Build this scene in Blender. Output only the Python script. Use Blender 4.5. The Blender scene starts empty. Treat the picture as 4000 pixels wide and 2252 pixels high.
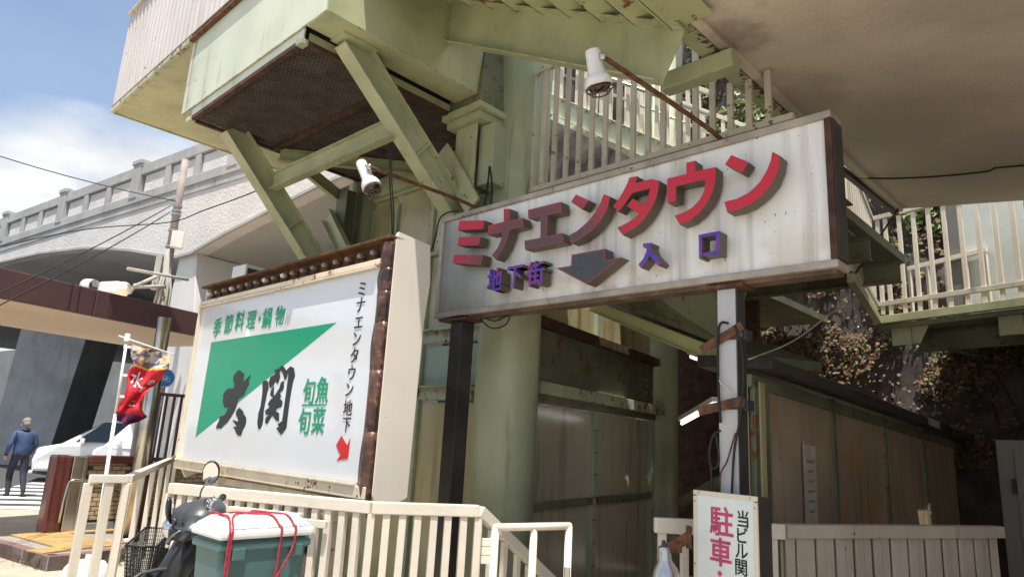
import bpy, bmesh, math, random
from mathutils import Vector as V, Matrix
from mathutils.geometry import tessellate_polygon
random.seed(7)
SC = bpy.context.scene
COL = SC.collection
R = math.radians
# ------------------------------------------------------------------ camera
F_PX, PITCH, ROLL, CH = 2650.0, R(12.76), 0.0547, 1.6
FW = V((0, math.cos(PITCH), math.sin(PITCH))); R0 = V((1, 0, 0)); U0 = V((0, -math.sin(PITCH), math.cos(PITCH)))
RR = R0*math.cos(ROLL) + U0*math.sin(ROLL); UU = U0*math.cos(ROLL) - R0*math.sin(ROLL)
EYE = V((0, 0, CH))
cam = bpy.data.cameras.new('camera'); camo = bpy.data.objects.new('camera', cam); COL.objects.link(camo)
cam.sensor_width = 36; cam.lens = 36*F_PX/4000; cam.clip_end = 3000; cam.clip_start = 0.05
M = Matrix((RR, UU, -FW)).transposed().to_4x4(); M.translation = EYE
camo.matrix_world = M
SC.camera = camo
# ------------------------------------------------------------------ light
SUN_AZ, SUN_EL = R(-3), R(72)          # heading the sunlight travels, and the sun's height
ldir = V((math.sin(SUN_AZ)*math.cos(SUN_EL), math.cos(SUN_AZ)*math.cos(SUN_EL), -math.sin(SUN_EL)))
sl = bpy.data.lights.new('sun', 'SUN'); sl.energy = 4.6; sl.angle = R(0.5); sl.color = (1, .955, .88)
so = bpy.data.objects.new('sun', sl); COL.objects.link(so); so.rotation_euler = ldir.to_track_quat('-Z', 'Y').to_euler()
so.location = (4, -6, 20)
w = bpy.data.worlds.new('World'); SC.world = w; w.use_nodes = True
nt = w.node_tree; nt.nodes.clear()
def WN(t, **k):
    n = nt.nodes.new(t)
    for a_, b_ in k.items(): setattr(n, a_, b_)
    return n
sky = WN('ShaderNodeTexSky', sky_type='NISHITA', sun_disc=False, sun_elevation=SUN_EL, sun_rotation=R(177), air_density=1.0, dust_density=1.2, ozone_density=1.0)
tc = WN('ShaderNodeTexCoord'); sep = WN('ShaderNodeSeparateXYZ'); nt.links.new(tc.outputs['Generated'], sep.inputs[0])
def WM(op, a, b=None, clamp=False):
    n = WN('ShaderNodeMath', operation=op, use_clamp=clamp)
    for i, x in enumerate((a, b)):
        if x is None: continue
        if isinstance(x, (int, float)): n.inputs[i].default_value = x
        else: nt.links.new(x, n.inputs[i])
    return n.outputs[0]
zz = WM('ADD', WM('MAXIMUM', sep.outputs[2], 0.0), 0.22)
comb = WN('ShaderNodeCombineXYZ')
nt.links.new(WM('DIVIDE', sep.outputs[0], zz), comb.inputs[0]); nt.links.new(WM('DIVIDE', sep.outputs[1], zz), comb.inputs[1])
mp = WN('ShaderNodeMapping'); mp.inputs['Location'].default_value = (11.5, 1.9, 0.3); nt.links.new(comb.outputs[0], mp.inputs[0])
nz = WN('ShaderNodeTexNoise'); nz.inputs['Scale'].default_value = .85; nz.inputs['Detail'].default_value = 9; nz.inputs['Roughness'].default_value = .52
nt.links.new(mp.outputs[0], nz.inputs['Vector'])
cr = WN('ShaderNodeValToRGB'); cr.color_ramp.elements[0].position = .465; cr.color_ramp.elements[1].position = .60
cr.color_ramp.elements[0].color = (.12, .12, .12, 1)
nt.links.new(nz.outputs[0], cr.inputs[0])
nz2 = WN('ShaderNodeTexNoise'); nz2.inputs['Scale'].default_value = 3.0; nz2.inputs['Detail'].default_value = 5; nt.links.new(mp.outputs[0], nz2.inputs['Vector'])
cc = WN('ShaderNodeValToRGB'); cc.color_ramp.elements[0].position = .35; cc.color_ramp.elements[1].position = .62
cc.color_ramp.elements[0].color = (3.4, 3.55, 3.8, 1); cc.color_ramp.elements[1].color = (5.4, 5.5, 5.55, 1); nt.links.new(nz2.outputs[0], cc.inputs[0])
mx = WN('ShaderNodeMix', data_type='RGBA'); nt.links.new(cr.outputs[0], mx.inputs['Factor']); nt.links.new(sky.outputs[0], mx.inputs[6]); nt.links.new(cc.outputs[0], mx.inputs[7])
bg = WN('ShaderNodeBackground'); bg.inputs[1].default_value = 0.13; nt.links.new(mx.outputs[2], bg.inputs[0])
wo = WN('ShaderNodeOutputWorld'); nt.links.new(bg.outputs[0], wo.inputs[0])
SC.view_settings.view_transform = 'Standard'; SC.view_settings.look = 'None'; SC.view_settings.gamma = 1; SC.view_settings.exposure = 0.60
SC.render.engine = 'CYCLES'; SC.cycles.max_bounces = 6; SC.cycles.diffuse_bounces = 3; SC.cycles.use_adaptive_sampling = True; SC.cycles.adaptive_threshold = .02; SC.cycles.use_denoising = True
SC.cycles.sample_clamp_indirect = 6
# ------------------------------------------------------------------ coordinates of the place
# the steel stair building stands on a square grid: s runs along the signs (left and away), t runs away to the right
AZ = R(-46); AX = V((math.sin(AZ), math.cos(AZ), 0)); BX = V((math.cos(AZ), -math.sin(AZ), 0)); UP = V((0, 0, 1))
C1 = V((0, 6.45, 0))
def G(s, t, z): return C1 + AX*s + BX*t + UP*z
def ray(u, v): return (FW*F_PX + RR*(u-2000) - UU*(v-1126)).normalized()
def pl(u, v, p0, n): d = ray(u, v); return EYE + d*((p0-EYE).dot(n)/d.dot(n))
def onT(u, v, t): return pl(u, v, G(0, t, 0), BX)
def onS(u, v, s): return pl(u, v, G(s, 0, 0), AX)
def onZ(u, v, z): d = ray(u, v); return EYE + d*((z-CH)/d.z)
def onD(u, v, dist): d = ray(u, v); return EYE + d*(dist/math.hypot(d.x, d.y))
def azv(deg): return V((math.sin(R(deg)), math.cos(R(deg)), 0))
# ------------------------------------------------------------------ mesh helpers
class MB:
    def __init__(s): s.v = []; s.f = []; s.sm = []
    def add(s, vs, fs, smooth=False):
        o = len(s.v); s.v += [V(p) for p in vs]
        for f in fs: s.f.append(tuple(i+o for i in f)); s.sm.append(smooth)
        return s
    def hexa(s, b, t):                     # two quads, bottom and top, same winding
        return s.add(list(b)+list(t), [(3, 2, 1, 0), (4, 5, 6, 7), (0, 1, 5, 4), (1, 2, 6, 5), (2, 3, 7, 6), (3, 0, 4, 7)])
    def box(s, c, sx, sy, sz, ex=V((1, 0, 0)), ey=None, ez=UP):
        c = V(c); ex = V(ex).normalized(); ez = V(ez).normalized(); ey = ez.cross(ex) if ey is None else V(ey)
        q = [c+ex*(i*sx/2)+ey*(j*sy/2) for i, j in ((-1, -1), (1, -1), (1, 1), (-1, 1))]
        return s.hexa([p-ez*(sz/2) for p in q], [p+ez*(sz/2) for p in q])
    def bar(s, p0, p1, wdt, hgt, up=UP, roll=0):    # rectangular bar; wdt across, hgt along up
        p0 = V(p0); p1 = V(p1); d = (p1-p0).normalized(); x = d.cross(V(up))
        if x.length < 1e-4: x = d.cross(V((1, 0, 0)))
        x.normalize(); y = x.cross(d).normalized()
        if roll: x, y = x*math.cos(roll)+y*math.sin(roll), y*math.cos(roll)-x*math.sin(roll)
        return s.sweep([(-wdt/2, -hgt/2), (wdt/2, -hgt/2), (wdt/2, hgt/2), (-wdt/2, hgt/2)], p0, p1, x, y)
    def sweep(s, prof, p0, p1, x, y):
        n = len(prof); p0 = V(p0); p1 = V(p1); x = V(x); y = V(y)
        a = [p0+x*i+y*j for i, j in prof]; b = [p1+x*i+y*j for i, j in prof]
        return s.add(a+b, [tuple(range(n-1, -1, -1)), tuple(range(n, 2*n))] + [(i, (i+1) % n, (i+1) % n+n, i+n) for i in range(n)])
    def ibeam(s, p0, p1, up, h, wd, tf=.014, tw=.010):
        p0 = V(p0); p1 = V(p1); d = (p1-p0).normalized(); x = d.cross(V(up)).normalized(); y = x.cross(d)
        H, W = h/2, wd/2
        pr = [(-W, -H), (W, -H), (W, -H+tf), (tw, -H+tf), (tw, H-tf), (W, H-tf), (W, H), (-W, H), (-W, H-tf), (-tw, H-tf), (-tw, -H+tf), (-W, -H+tf)]
        return s.sweep(pr, p0, p1, x, y)
    def chan(s, p0, p1, up, h, wd, tk=.012, side=1):   # channel, open towards +x*side
        p0 = V(p0); p1 = V(p1); d = (p1-p0).normalized(); x = d.cross(V(up)).normalized()*side; y = V(up)-d*V(up).dot(d); y.normalize()
        H = h/2; pr = [(0, -H), (wd, -H), (wd, -H+tk), (tk, -H+tk), (tk, H-tk), (wd, H-tk), (wd, H), (0, H)]
        return s.sweep(pr, p0, p1, x, y)
    def prism(s, poly, vec):
        n = len(poly); vec = V(vec); a = [V(p) for p in poly]; b = [p+vec for p in a]
        tr = tessellate_polygon([a])
        s.add(a+b, [tuple(reversed(t)) for t in tr] + [tuple(i+n for i in t) for t in tr] + [(i, (i+1) % n, (i+1) % n+n, i+n) for i in range(n)])
        return s
    def tube(s, path, r, n=8, caps=True, smooth=True):
        path = [V(p) for p in path]; rs = r if isinstance(r, (list, tuple)) else [r]*len(path)
        vs = []; prev = None
        for i, p in enumerate(path):
            d = (path[min(i+1, len(path)-1)]-path[max(i-1, 0)]).normalized()
            if prev is None:
                x = d.cross(UP) if abs(d.z) < .95 else d.cross(V((1, 0, 0)))
            else: x = prev-d*prev.dot(d)
            x.normalize(); y = d.cross(x); prev = x
            vs += [p+(x*math.cos(2*math.pi*k/n)+y*math.sin(2*math.pi*k/n))*rs[i] for k in range(n)]
        m = len(path); fs = [(i*n+k, i*n+(k+1) % n, (i+1)*n+(k+1) % n, (i+1)*n+k) for i in range(m-1) for k in range(n)]
        s.add(vs, fs, smooth)
        if caps:
            o = len(s.v)-len(vs); s.f += [tuple(o+k for k in range(n-1, -1, -1)), tuple(o+(m-1)*n+k for k in range(n))]; s.sm += [False, False]
        return s
    def lathe(s, prof, org, axis=UP, n=20, smooth=True):
        axis = V(axis).normalized(); x = axis.cross(UP) if abs(axis.z) < .95 else axis.cross(V((1, 0, 0))); x.normalize(); y = axis.cross(x)
        vs = [V(org)+axis*h+(x*math.cos(2*math.pi*k/n)+y*math.sin(2*math.pi*k/n))*r for r, h in prof for k in range(n)]
        m = len(prof); return s.add(vs, [(i*n+k, i*n+(k+1) % n, (i+1)*n+(k+1) % n, (i+1)*n+k) for i in range(m-1) for k in range(n)], smooth)
    def ball(s, c, r, n=10, sc=(1, 1, 1)):
        m = max(4, n//2+1); vs = []
        for i in range(m+1):
            th = math.pi*i/m
            vs += [V(c)+V((r*sc[0]*math.sin(th)*math.cos(2*math.pi*k/n), r*sc[1]*math.sin(th)*math.sin(2*math.pi*k/n), r*sc[2]*math.cos(th))) for k in range(n)]
        return s.add(vs, [(i*n+k, (i+1)*n+k, (i+1)*n+(k+1) % n, i*n+(k+1) % n) for i in range(m) for k in range(n)], True)
    def build(s, name, m, parent=None, bevel=0, org=None, fix=True):
        root = parent
        while root is not None and root.parent is not None: root = root.parent
        off = V(org) if org is not None else (V(root.location) if root is not None else V((0, 0, 0)))
        me = bpy.data.meshes.new(name); me.from_pydata([tuple(p-off) for p in s.v], [], s.f)
        me.polygons.foreach_set('use_smooth', s.sm)
        if fix:
            bm = bmesh.new(); bm.from_mesh(me); bmesh.ops.recalc_face_normals(bm, faces=bm.faces); bm.to_mesh(me); bm.free()
        o = bpy.data.objects.new(name, me); COL.objects.link(o); me.materials.append(m if not isinstance(m, str) else MT[m])
        if parent is not None:
            o.parent = parent
            if org is not None: o.location = off-V(root.location)
        elif org is not None: o.location = off
        if bevel:
            b = o.modifiers.new('bevel', 'BEVEL'); b.width = bevel; b.segments = 2; b.limit_method = 'ANGLE'; b.angle_limit = R(40); b.harden_normals = False
        return o
def tag(o, label=None, cat=None, group=None, kind=None):
    for k, x in (('label', label), ('category', cat), ('group', group), ('kind', kind)):
        if x: o[k] = x
    return o
def thing(name, loc, label, cat, group=None, kind=None):
    o = bpy.data.objects.new(name, None); COL.objects.link(o); o.location = V(loc); o.empty_display_size = .1
    return tag(o, label, cat, group, kind)
def inst(src, name, loc, parent=None, rot=None, scale=None):      # a piece that shares its mesh
    o = bpy.data.objects.new(name, src.data); COL.objects.link(o)
    for md in src.modifiers:
        if md.type == 'BEVEL':
            b = o.modifiers.new('bevel', 'BEVEL'); b.width = md.width; b.segments = md.segments; b.limit_method = 'ANGLE'; b.angle_limit = md.angle_limit
    if parent is not None: o.parent = parent
    root = parent
    while root is not None and root.parent is not None: root = root.parent
    o.location = V(loc)-(V(root.location) if root is not None else V((0, 0, 0)))
    if rot is not None: o.rotation_euler = rot
    if scale is not None: o.scale = scale
    return o
def lerp(a, b, t): return a+(b-a)*t
def sag(p0, p1, drop, n=12): return [V(p0).lerp(V(p1), i/n)-UP*(drop*4*(i/n)*(1-i/n)) for i in range(n+1)]
def smoothpath(pts, n=5):
    pts = [V(p) for p in pts]; out = []
    for i in range(len(pts)-1):
        p0 = pts[max(i-1, 0)]; p1 = pts[i]; p2 = pts[i+1]; p3 = pts[min(i+2, len(pts)-1)]
        for k in range(n):
            t = k/n; out.append(.5*((2*p1)+(p2-p0)*t+(2*p0-5*p1+4*p2-p3)*t*t+(3*p1-p0-3*p2+p3)*t*t*t))
    return out+[pts[-1]]
# ------------------------------------------------------------------ materials
MT = {}
class NB:                                  # short-hand node builder
    def __init__(s, name):
        m = bpy.data.materials.new(name); m.use_nodes = True; s.m = m; s.t = m.node_tree; s.t.nodes.clear()
        s.o = s.n('ShaderNodeOutputMaterial'); s.b = s.n('ShaderNodeBsdfPrincipled'); s.t.links.new(s.b.outputs[0], s.o.inputs[0])
        s.pos = s.n('ShaderNodeNewGeometry').outputs['Position']
    def n(s, t, **k):
        x = s.t.nodes.new(t)
        for a_, b_ in k.items(): setattr(x, a_, b_)
        return x
    def l(s, a, b): s.t.links.new(a, b)
    def put(s, sock, val):
        if hasattr(val, 'is_linked'): s.l(val, sock)
        elif isinstance(val, tuple) and len(val) == 3 and sock.type == 'RGBA': sock.default_value = (*val, 1)
        else: sock.default_value = val
    def noise(s, scale, detail=4, rough=.55, vec=None, stretch=None, off=(0, 0, 0)):
        x = s.n('ShaderNodeTexNoise'); x.inputs['Scale'].default_value = scale; x.inputs['Detail'].default_value = detail; x.inputs['Roughness'].default_value = rough
        mp = s.n('ShaderNodeMapping'); mp.inputs['Scale'].default_value = stretch or (1, 1, 1); mp.inputs['Location'].default_value = off
        s.l(vec or s.pos, mp.inputs[0]); s.l(mp.outputs[0], x.inputs['Vector']); return x.outputs[0]
    def ramp(s, f, p0, p1, c0=0., c1=1.):
        x = s.n('ShaderNodeMapRange'); x.interpolation_type = 'SMOOTHSTEP'; s.put(x.inputs[0], f)
        for i, q in enumerate((p0, p1, c0, c1)): x.inputs[i+1].default_value = q
        return x.outputs[0]
    def math(s, op, a, b=0., c=None):
        x = s.n('ShaderNodeMath', operation=op); s.put(x.inputs[0], a); s.put(x.inputs[1], b)
        if c is not None: s.put(x.inputs[2], c)
        return x.outputs[0]
    def mix(s, f, a, b):
        x = s.n('ShaderNodeMix', data_type='RGBA'); s.put(x.inputs['Factor'], f); s.put(x.inputs[6], a); s.put(x.inputs[7], b); return x.outputs[2]
    def bump(s, h, strength=.3, dist=.01):
        x = s.n('ShaderNodeBump'); x.inputs['Strength'].default_value = strength; x.inputs['Distance'].default_value = dist; s.l(h, x.inputs['Height']); s.l(x.outputs[0], s.b.inputs['Normal'])
    def along(s, org, axis):               # metres from a point along a direction of the place
        x = s.n('ShaderNodeVectorMath', operation='SUBTRACT'); s.l(s.pos, x.inputs[0]); x.inputs[1].default_value = org
        y = s.n('ShaderNodeVectorMath', operation='DOT_PRODUCT'); s.l(x.outputs[0], y.inputs[0]); y.inputs[1].default_value = axis
        return y.outputs['Value']
    def done(s, col, rough=.5, metal=0., **k):
        s.put(s.b.inputs['Base Color'], col); s.put(s.b.inputs['Roughness'], rough); s.b.inputs['Metallic'].default_value = metal
        for a_, b_ in k.items(): s.put(s.b.inputs[a_.replace('_', ' ')], b_)
        MT[s.m.name] = s.m; return s.m
RUST = (.12, .05, .022)
def paint(name, col, rough=.5, var=.18, vs=2.5, rust=0, rs=9, streak=0, scol=(.10, .09, .06), bump=0., bs=60, metal=0, speck=0, edge=0, **k):
    b = NB(name); dk = tuple(c*(1-var) for c in col); lt = tuple(min(1, c*(1+var*.6)) for c in col)
    c = b.mix(b.ramp(b.noise(vs, 5), .3, .7), dk, lt)
    if streak:
        f = b.math('MULTIPLY', b.ramp(b.noise(7, 4, vec=None, stretch=(1, 1, .10)), .52, .75), b.ramp(b.noise(1.3, 3, off=(4, 2, 7)), .35, .65)); c = b.mix(b.math('MULTIPLY', f, streak), c, scol)
    if speck:
        c = b.mix(b.math('MULTIPLY', b.ramp(b.noise(55, 2), .66, .74), speck), c, scol)
    r = rough
    if rust:
        f = b.ramp(b.math('ADD', b.noise(rs, 6, .7, off=(9, 3, 1)), b.math('MULTIPLY', b.noise(1.1, 2), .35)), .98-rust*.45, 1.03-rust*.45)
        c = b.mix(f, c, b.mix(b.noise(40, 3), RUST, (.24, .10, .04))); r = b.math('MAXIMUM', b.math('MULTIPLY', f, .9), rough)
    if edge:                                 # chipped and rusted along the edges
        bv = b.n('ShaderNodeBevel', samples=2); bv.inputs['Radius'].default_value = .014
        dp = b.n('ShaderNodeVectorMath', operation='DOT_PRODUCT'); b.l(bv.outputs[0], dp.inputs[0]); b.l(b.n('ShaderNodeNewGeometry').outputs['Normal'], dp.inputs[1])
        e_ = b.math('MULTIPLY', b.ramp(dp.outputs['Value'], .985, .90), b.ramp(b.noise(9, 5, .65, off=(1, 5, 2)), .60-edge*.2, .66-edge*.2))
        c = b.mix(b.math('MULTIPLY', e_, .85), c, b.mix(b.noise(30, 3), RUST, (.30, .20, .12)))
    if bump: b.bump(b.noise(bs, 5), bump)
    return b.done(c, r, metal, **k)
paint('green', (.435, .45, .27), .42, .20, 1.9, rust=.26, streak=.6, scol=(.20, .18, .09), bump=.10, bs=28, edge=.45)
paint('green_sunlit', (.64, .67, .52), .42, .10, 1.4, rust=.36, rs=7, streak=.95, scol=(.30, .25, .12), bump=.08, bs=28, edge=.7)  # same green paint, with its sunlit paleness put into the colour
paint('green_col', (.44, .485, .33), .36, .20, 1.2, rust=.25, streak=.95, scol=(.17, .165, .07), bump=.07, bs=20)
paint('green_stair', (.47, .48, .27), .5, .16, 1.6, rust=.5, rs=8, bump=.08, bs=30)
paint('green_rusty', (.44, .47, .32), .5, .2, 2, rust=.55, rs=10, streak=.6, scol=RUST)
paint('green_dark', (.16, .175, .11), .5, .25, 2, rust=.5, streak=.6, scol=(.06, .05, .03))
paint('teal_plate', (.34, .45, .39), .35, .12, 1.5, rust=.2, streak=.5, scol=(.3, .3, .2))
paint('cream', (.71, .64, .53), .4, .07, 3, rust=.22, rs=14, streak=.25, scol=(.4, .3, .2), bump=.22, bs=26)
paint('fence_beige', (.46, .395, .325), .5, .14, 3, rust=.3, rs=12, streak=.6, scol=(.16, .12, .09), bump=.1, bs=45)
paint('cream_dirty', (.60, .55, .45), .5, .16, 3, rust=.4, rs=12, streak=.6, scol=(.16, .13, .09), bump=.10, bs=45)
paint('cream_box', (.74, .68, .59), .38, .05, 1.2, rust=.16, speck=.0, bump=.03)
paint('cream_rust', (.74, .64, .48), .45, .1, 3, rust=.46, rs=11, streak=.5, scol=(.45, .25, .08))
paint('corrugated', (.62, .575, .545), .45, .07, 1.2, rust=.3, rs=8, streak=.4, scol=(.42, .30, .24))
paint('rust', (.135, .058, .028), .85, .5, 14, bump=.3, bs=90)
paint('rust_dark', (.075, .035, .02), .85, .5, 9, bump=.3, bs=80)
paint('mesh', (.115, .09, .075), .6, .35, 5)
paint('mesh_shade', (.02, .016, .014), .9, .4, 2.2)
paint('steel_dark', (.045, .04, .038), .5, .3, 3, rust=.35)
paint('lamp_white', (.80, .77, .72), .35, .08, 9, rust=.32, rs=22)
paint('black', (.012, .012, .013), .45, .2, 6)
paint('rubber', (.018, .018, .019), .75, .2, 10)
paint('cable', (.012, .011, .011), .6)
paint('white', (.80, .80, .80), .4, .04, 2)
paint('ac_white', (.74, .73, .70), .4, .06, 2, streak=.4, scol=(.4, .36, .3))
paint('brown_fascia', (.115, .062, .066), .4, .08, 1)
paint('canopy_soffit', (.82, .62, .42), .6, .06, .8)
paint('granite', (.14, .045, .04), .18, .3, 60)
paint('granite_kerb', (.25, .14, .13), .5, .25, 40, streak=.2)
paint('brick', (.48, .35, .21), .35, .28, 3.1, streak=.3, scol=(.14, .09, .05))
paint('mortar', (.13, .10, .075), .9, .2, 12)
paint('concrete', (.40, .40, .385), .85, .16, 1.2, streak=.45, scol=(.14, .14, .13), bump=.2, bs=25)
paint('concrete_dark', (.22, .225, .22), .85, .14, .7, streak=.35, scol=(.10, .10, .10), bump=.1, bs=18)
paint('pier_white', (.66, .66, .65), .7, .08, .8, streak=.4, scol=(.36, .36, .36), bump=.1, bs=20)
paint('soffit_grey', (.42, .42, .41), .8, .08, .6)
paint('asphalt', (.065, .065, .067), .9, .25, 6, bump=.2, bs=70)
paint('road_white', (.78, .78, .76), .7, .12, 8)
paint('paving', (.40, .35, .27), .85, .2, 2.5, bump=.1, bs=40, streak=.0)
paint('paving_grey', (.30, .27, .25), .85, .2, 5, bump=.15, bs=40)
paint('tactile', (.42, .28, .11), .7, .2, 5)
paint('wood_wall', (.62, .64, .59), .6, .1, 2, speck=.7)
paint('car_white', (.82, .82, .82), .12, .02, 1, Coat_Weight=.6)
paint('car_trim', (.03, .03, .032), .35, .2, 3)
paint('car_glass', (.02, .024, .026), .05, .1, 1, Coat_Weight=.5)
paint('chrome', (.7, .7, .72), .12, .04, 4, metal=1)
paint('aluminium', (.50, .49, .47), .25, .1, 9, metal=.9, bump=.05)
paint('steel_rail', (.58, .55, .50), .25, .12, 8, metal=1)
paint('scooter', (.028, .030, .034), .33, .25, 4, bump=.02, bs=200)
paint('scooter_grey', (.055, .060, .068), .38, .15, 4, bump=.03, bs=150)
paint('cooler', (.07, .15, .15), .4, .08, 4, bump=.03, bs=60)
paint('cooler_lid', (.80, .80, .78), .4, .05, 4)
paint('rope', (.42, .02, .045), .7, .35, 60)
paint('red_stroke', (.60, .012, .02), .35, .06, 5)
paint('sign_green', (.0, .30, .16), .3, .04, 2)
paint('sign_ink', (.012, .012, .014), .35, .1, 5)
paint('pink_ink', (.56, .07, .17), .45, .25, 14)
paint('blue_sign', (.01, .22, .62), .4, .05, 2)
paint('plastic_white', (.80, .79, .76), .3, .05, 6)
paint('paper', (.52, .46, .39), .8, .15, 8)
paint('pole_concrete', (.34, .325, .30), .8, .18, 3, streak=.4)
paint('pole_pink', (.33, .275, .26), .7, .2, 4, rust=.35)
paint('stone', (.085, .068, .058), .9, .45, 3.2, bump=.5, bs=14, streak=.5, scol=(.04, .03, .028))
paint('leaf_green', (.15, .20, .045), .5, .5, 20)
paint('leaf_dry', (.17, .095, .045), .7, .5, 20)
paint('bark', (.09, .06, .045), .9, .4, 15)
paint('door_grey', (.19, .18, .165), .5, .08, 1.5, rust=.15)
paint('skin', (.45, .27, .19), .5, .1, 8)
paint('hair_grey', (.24, .22, .20), .7, .4, 40)
paint('jacket_blue', (.035, .065, .15), .6, .25, 7, bump=.2, bs=20)
paint('trousers', (.022, .024, .038), .8, .3, 6, bump=.2, bs=15)
paint('shoe', (.03, .027, .025), .5, .2, 9)
paint('flag_purple', (.10, .015, .06), .7, .2, 9)
paint('bag_white', (.78, .77, .74), .5, .06, 8)
# special surfaces
b = NB('roughcast'); h = b.noise(16, 4, .6); b.bump(b.ramp(h, .42, .58), .35, .02)
b.done(b.mix(b.ramp(b.noise(1.2, 4), .3, .7), (.60, .575, .55), (.68, .655, .63)), .9)
b = NB('stucco'); h1 = b.noise(28, 3, .5); b.bump(b.math('ADD', b.ramp(h1, .50, .68), b.math('MULTIPLY', b.noise(120, 2), .3)), .28, .006)
st = b.math('MULTIPLY', b.ramp(b.noise(.75, 4, off=(2.2, 5, 0)), .5, .70), .32)
def blob(o_, r0, r1, wt):
    x = b.n('ShaderNodeVectorMath', operation='SUBTRACT'); b.l(b.pos, x.inputs[0]); x.inputs[1].default_value = tuple(o_); y = b.n('ShaderNodeVectorMath', operation='LENGTH'); b.l(x.outputs[0], y.inputs[0])
    return b.math('MULTIPLY', b.ramp(b.math('ADD', y.outputs['Value'], b.math('MULTIPLY', b.math('SUBTRACT', b.noise(3.5, 5, .65), .5), .9)), r1, r0), wt)
for o_, r0, r1, wt in ((onZ(2850, 140, 4.42), .0, .38, .6), (onZ(3150, 420, 4.42), .1, .7, .45), (onZ(3500, 480, 4.42), .2, 1.3, .4), (onZ(3900, 620, 4.42), .2, 1.6, .35)): st = b.math('MAXIMUM', st, blob(o_, r0, r1, wt))  # stains by the edge, plus long shading put into the colour
b.done(b.mix(st, b.mix(b.ramp(b.noise(.6, 3), .3, .7), (.62, .53, .43), (.67, .575, .47)), (.19, .15, .125)), .85)
b = NB('tube_light'); b.done((1, 1, 1), .5, Emission_Color=(1, .98, .9), Emission_Strength=2.2)
b = NB('mirror_glass'); b.done((.85, .87, .88), .03, 1.0)
b = NB('bulb_glass'); b.done((.50, .42, .36), .06, 0, Coat_Weight=.5, Transmission_Weight=.6)
b = NB('bulb_milky'); b.done((.74, .68, .60), .2)
# ================================================================== ground and road
gm = MB(); NR = [0, 2, 5, 9, 11, 12, 13, 14.5, 16, 20, 30, 60, 150, 500, 1500]; NA = 72
def gz(r, a):
    f = min(1, max(0, (r-11)/3.0)); f = f*f*(3-2*f)
    return -.08-.04*f
for r in NR:
    for k in range(NA):
        a_ = 2*math.pi*k/NA; gm.v.append(V((r*math.sin(a_), r*math.cos(a_), gz(r, a_))))
for i in range(len(NR)-1):
    for k in range(NA): gm.f.append((i*NA+k, i*NA+(k+1) % NA, (i+1)*NA+(k+1) % NA, (i+1)*NA+k)); gm.sm.append(True)
bb = NB('ground_mat')                       # pale paving round the building, asphalt road beyond
rr = bb.n('ShaderNodeVectorMath', operation='LENGTH'); bb.l(bb.pos, rr.inputs[0])
c = bb.mix(bb.ramp(bb.noise(3, 5), .3, .7), (.38, .335, .265), (.46, .41, .33)); c2 = bb.mix(bb.noise(8, 4), (.055, .055, .057), (.085, .085, .087))
bb.bump(bb.noise(50, 4), .25); bb.done(bb.mix(bb.ramp(rr.outputs['Value'], 16.6, 16.9), c, c2), .9)
tag(gm.build('ground', 'ground_mat'), kind='structure')
# raised pavement at the stairway entrance, with a granite kerb
PZ = .08
kA = [onZ(-700, 1975, PZ), onZ(0, 2117, PZ), onZ(189, 2171, PZ), onZ(307, 2163, PZ), onZ(620, 2120, PZ), onZ(1200, 2060, PZ)]
back = [azv(-6)*10.8+UP*PZ, azv(-20)*11.3+UP*PZ, azv(-32)*11.4+UP*PZ, azv(-46)*11.0+UP*PZ, azv(-60)*9+UP*PZ]
pv = MB(); poly = kA+back; pv.prism([p-UP*.20 for p in poly], UP*.196); pav = pv.build('raised_pavement', 'paving_grey'); tag(pav, kind='structure')
for i in range(len(kA)-1):                  # kerb stones
    p0, p1 = kA[i], kA[i+1]; L = (p1-p0).length; n = max(1, round(L/.6)); d = (p1-p0).normalized(); inn = V((-d.y, d.x, 0))
    for k in range(n):
        q0 = p0.lerp(p1, k/n)+d*.003; q1 = p0.lerp(p1, (k+1)/n)-d*.003
        m = MB(); m.hexa([q0-UP*.2, q1-UP*.2, q1+inn*.12-UP*.2, q0+inn*.12-UP*.2], [q0+UP*.004, q1+UP*.004, q1+inn*.12+UP*.004, q0+inn*.12+UP*.004])
        m.build('kerb_stone', 'granite_kerb', pav, .008)
def tactile(p, ex, ey, nx, ny, z):
    for i in range(nx):
        for j in range(ny):
            c = p+ex*(.3*(i+.5))+ey*(.3*(j+.5)); c = V((c.x, c.y, z+.008))
            m = MB(); m.box(c, .296, .296, .016, ex, ey)
            for a_ in range(5):
                for d_ in range(5): m.lathe([(.018, 0), (.012, .005), (0, .006)], c+ex*(.056*(a_-2))+ey*(.056*(d_-2))+UP*.008, n=6)
            m.build('tactile_tile', 'tactile', pav)
e1 = (kA[2]-kA[1]).normalized(); e1n = V((-e1.y, e1.x, 0)); 
tactile(kA[1]-e1*.5+e1n*.30, e1, e1n, 5, 2, PZ)
e2 = (kA[4]-kA[3]).normalized(); e2n = V((-e2.y, e2.x, 0))
tactile(kA[2]+e2*.05+e2n*.16, e2, e2n, 4, 1, PZ)
tactile(onZ(250, 2085, PZ)+V((0, 0, 0)), azv(40), azv(-50), 3, 1, PZ)
# yellow guide strip and pedestrian crossing beyond
gs = MB(); q = [onZ(-120, 1992, -.13), onZ(115, 1992, -.13), onZ(112, 2015, -.13), onZ(-120, 2000, -.13)]
ct = MB()
c0 = onZ(-200, 1915, -.2); cd = azv(72); cn = azv(-18)
for k in range(7):
    m = MB(); p = onZ(-60, 1982, -.112)+cn*(.95*k-.1)-cd*1.0
    m.hexa([p, p+cd*5, p+cd*5+cn*.45, p+cn*.45], [x+UP*.006 for x in (p, p+cd*5, p+cd*5+cn*.45, p+cn*.45)])
    tag(m.build('crossing_stripe', 'road_white'), kind='structure')
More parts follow.
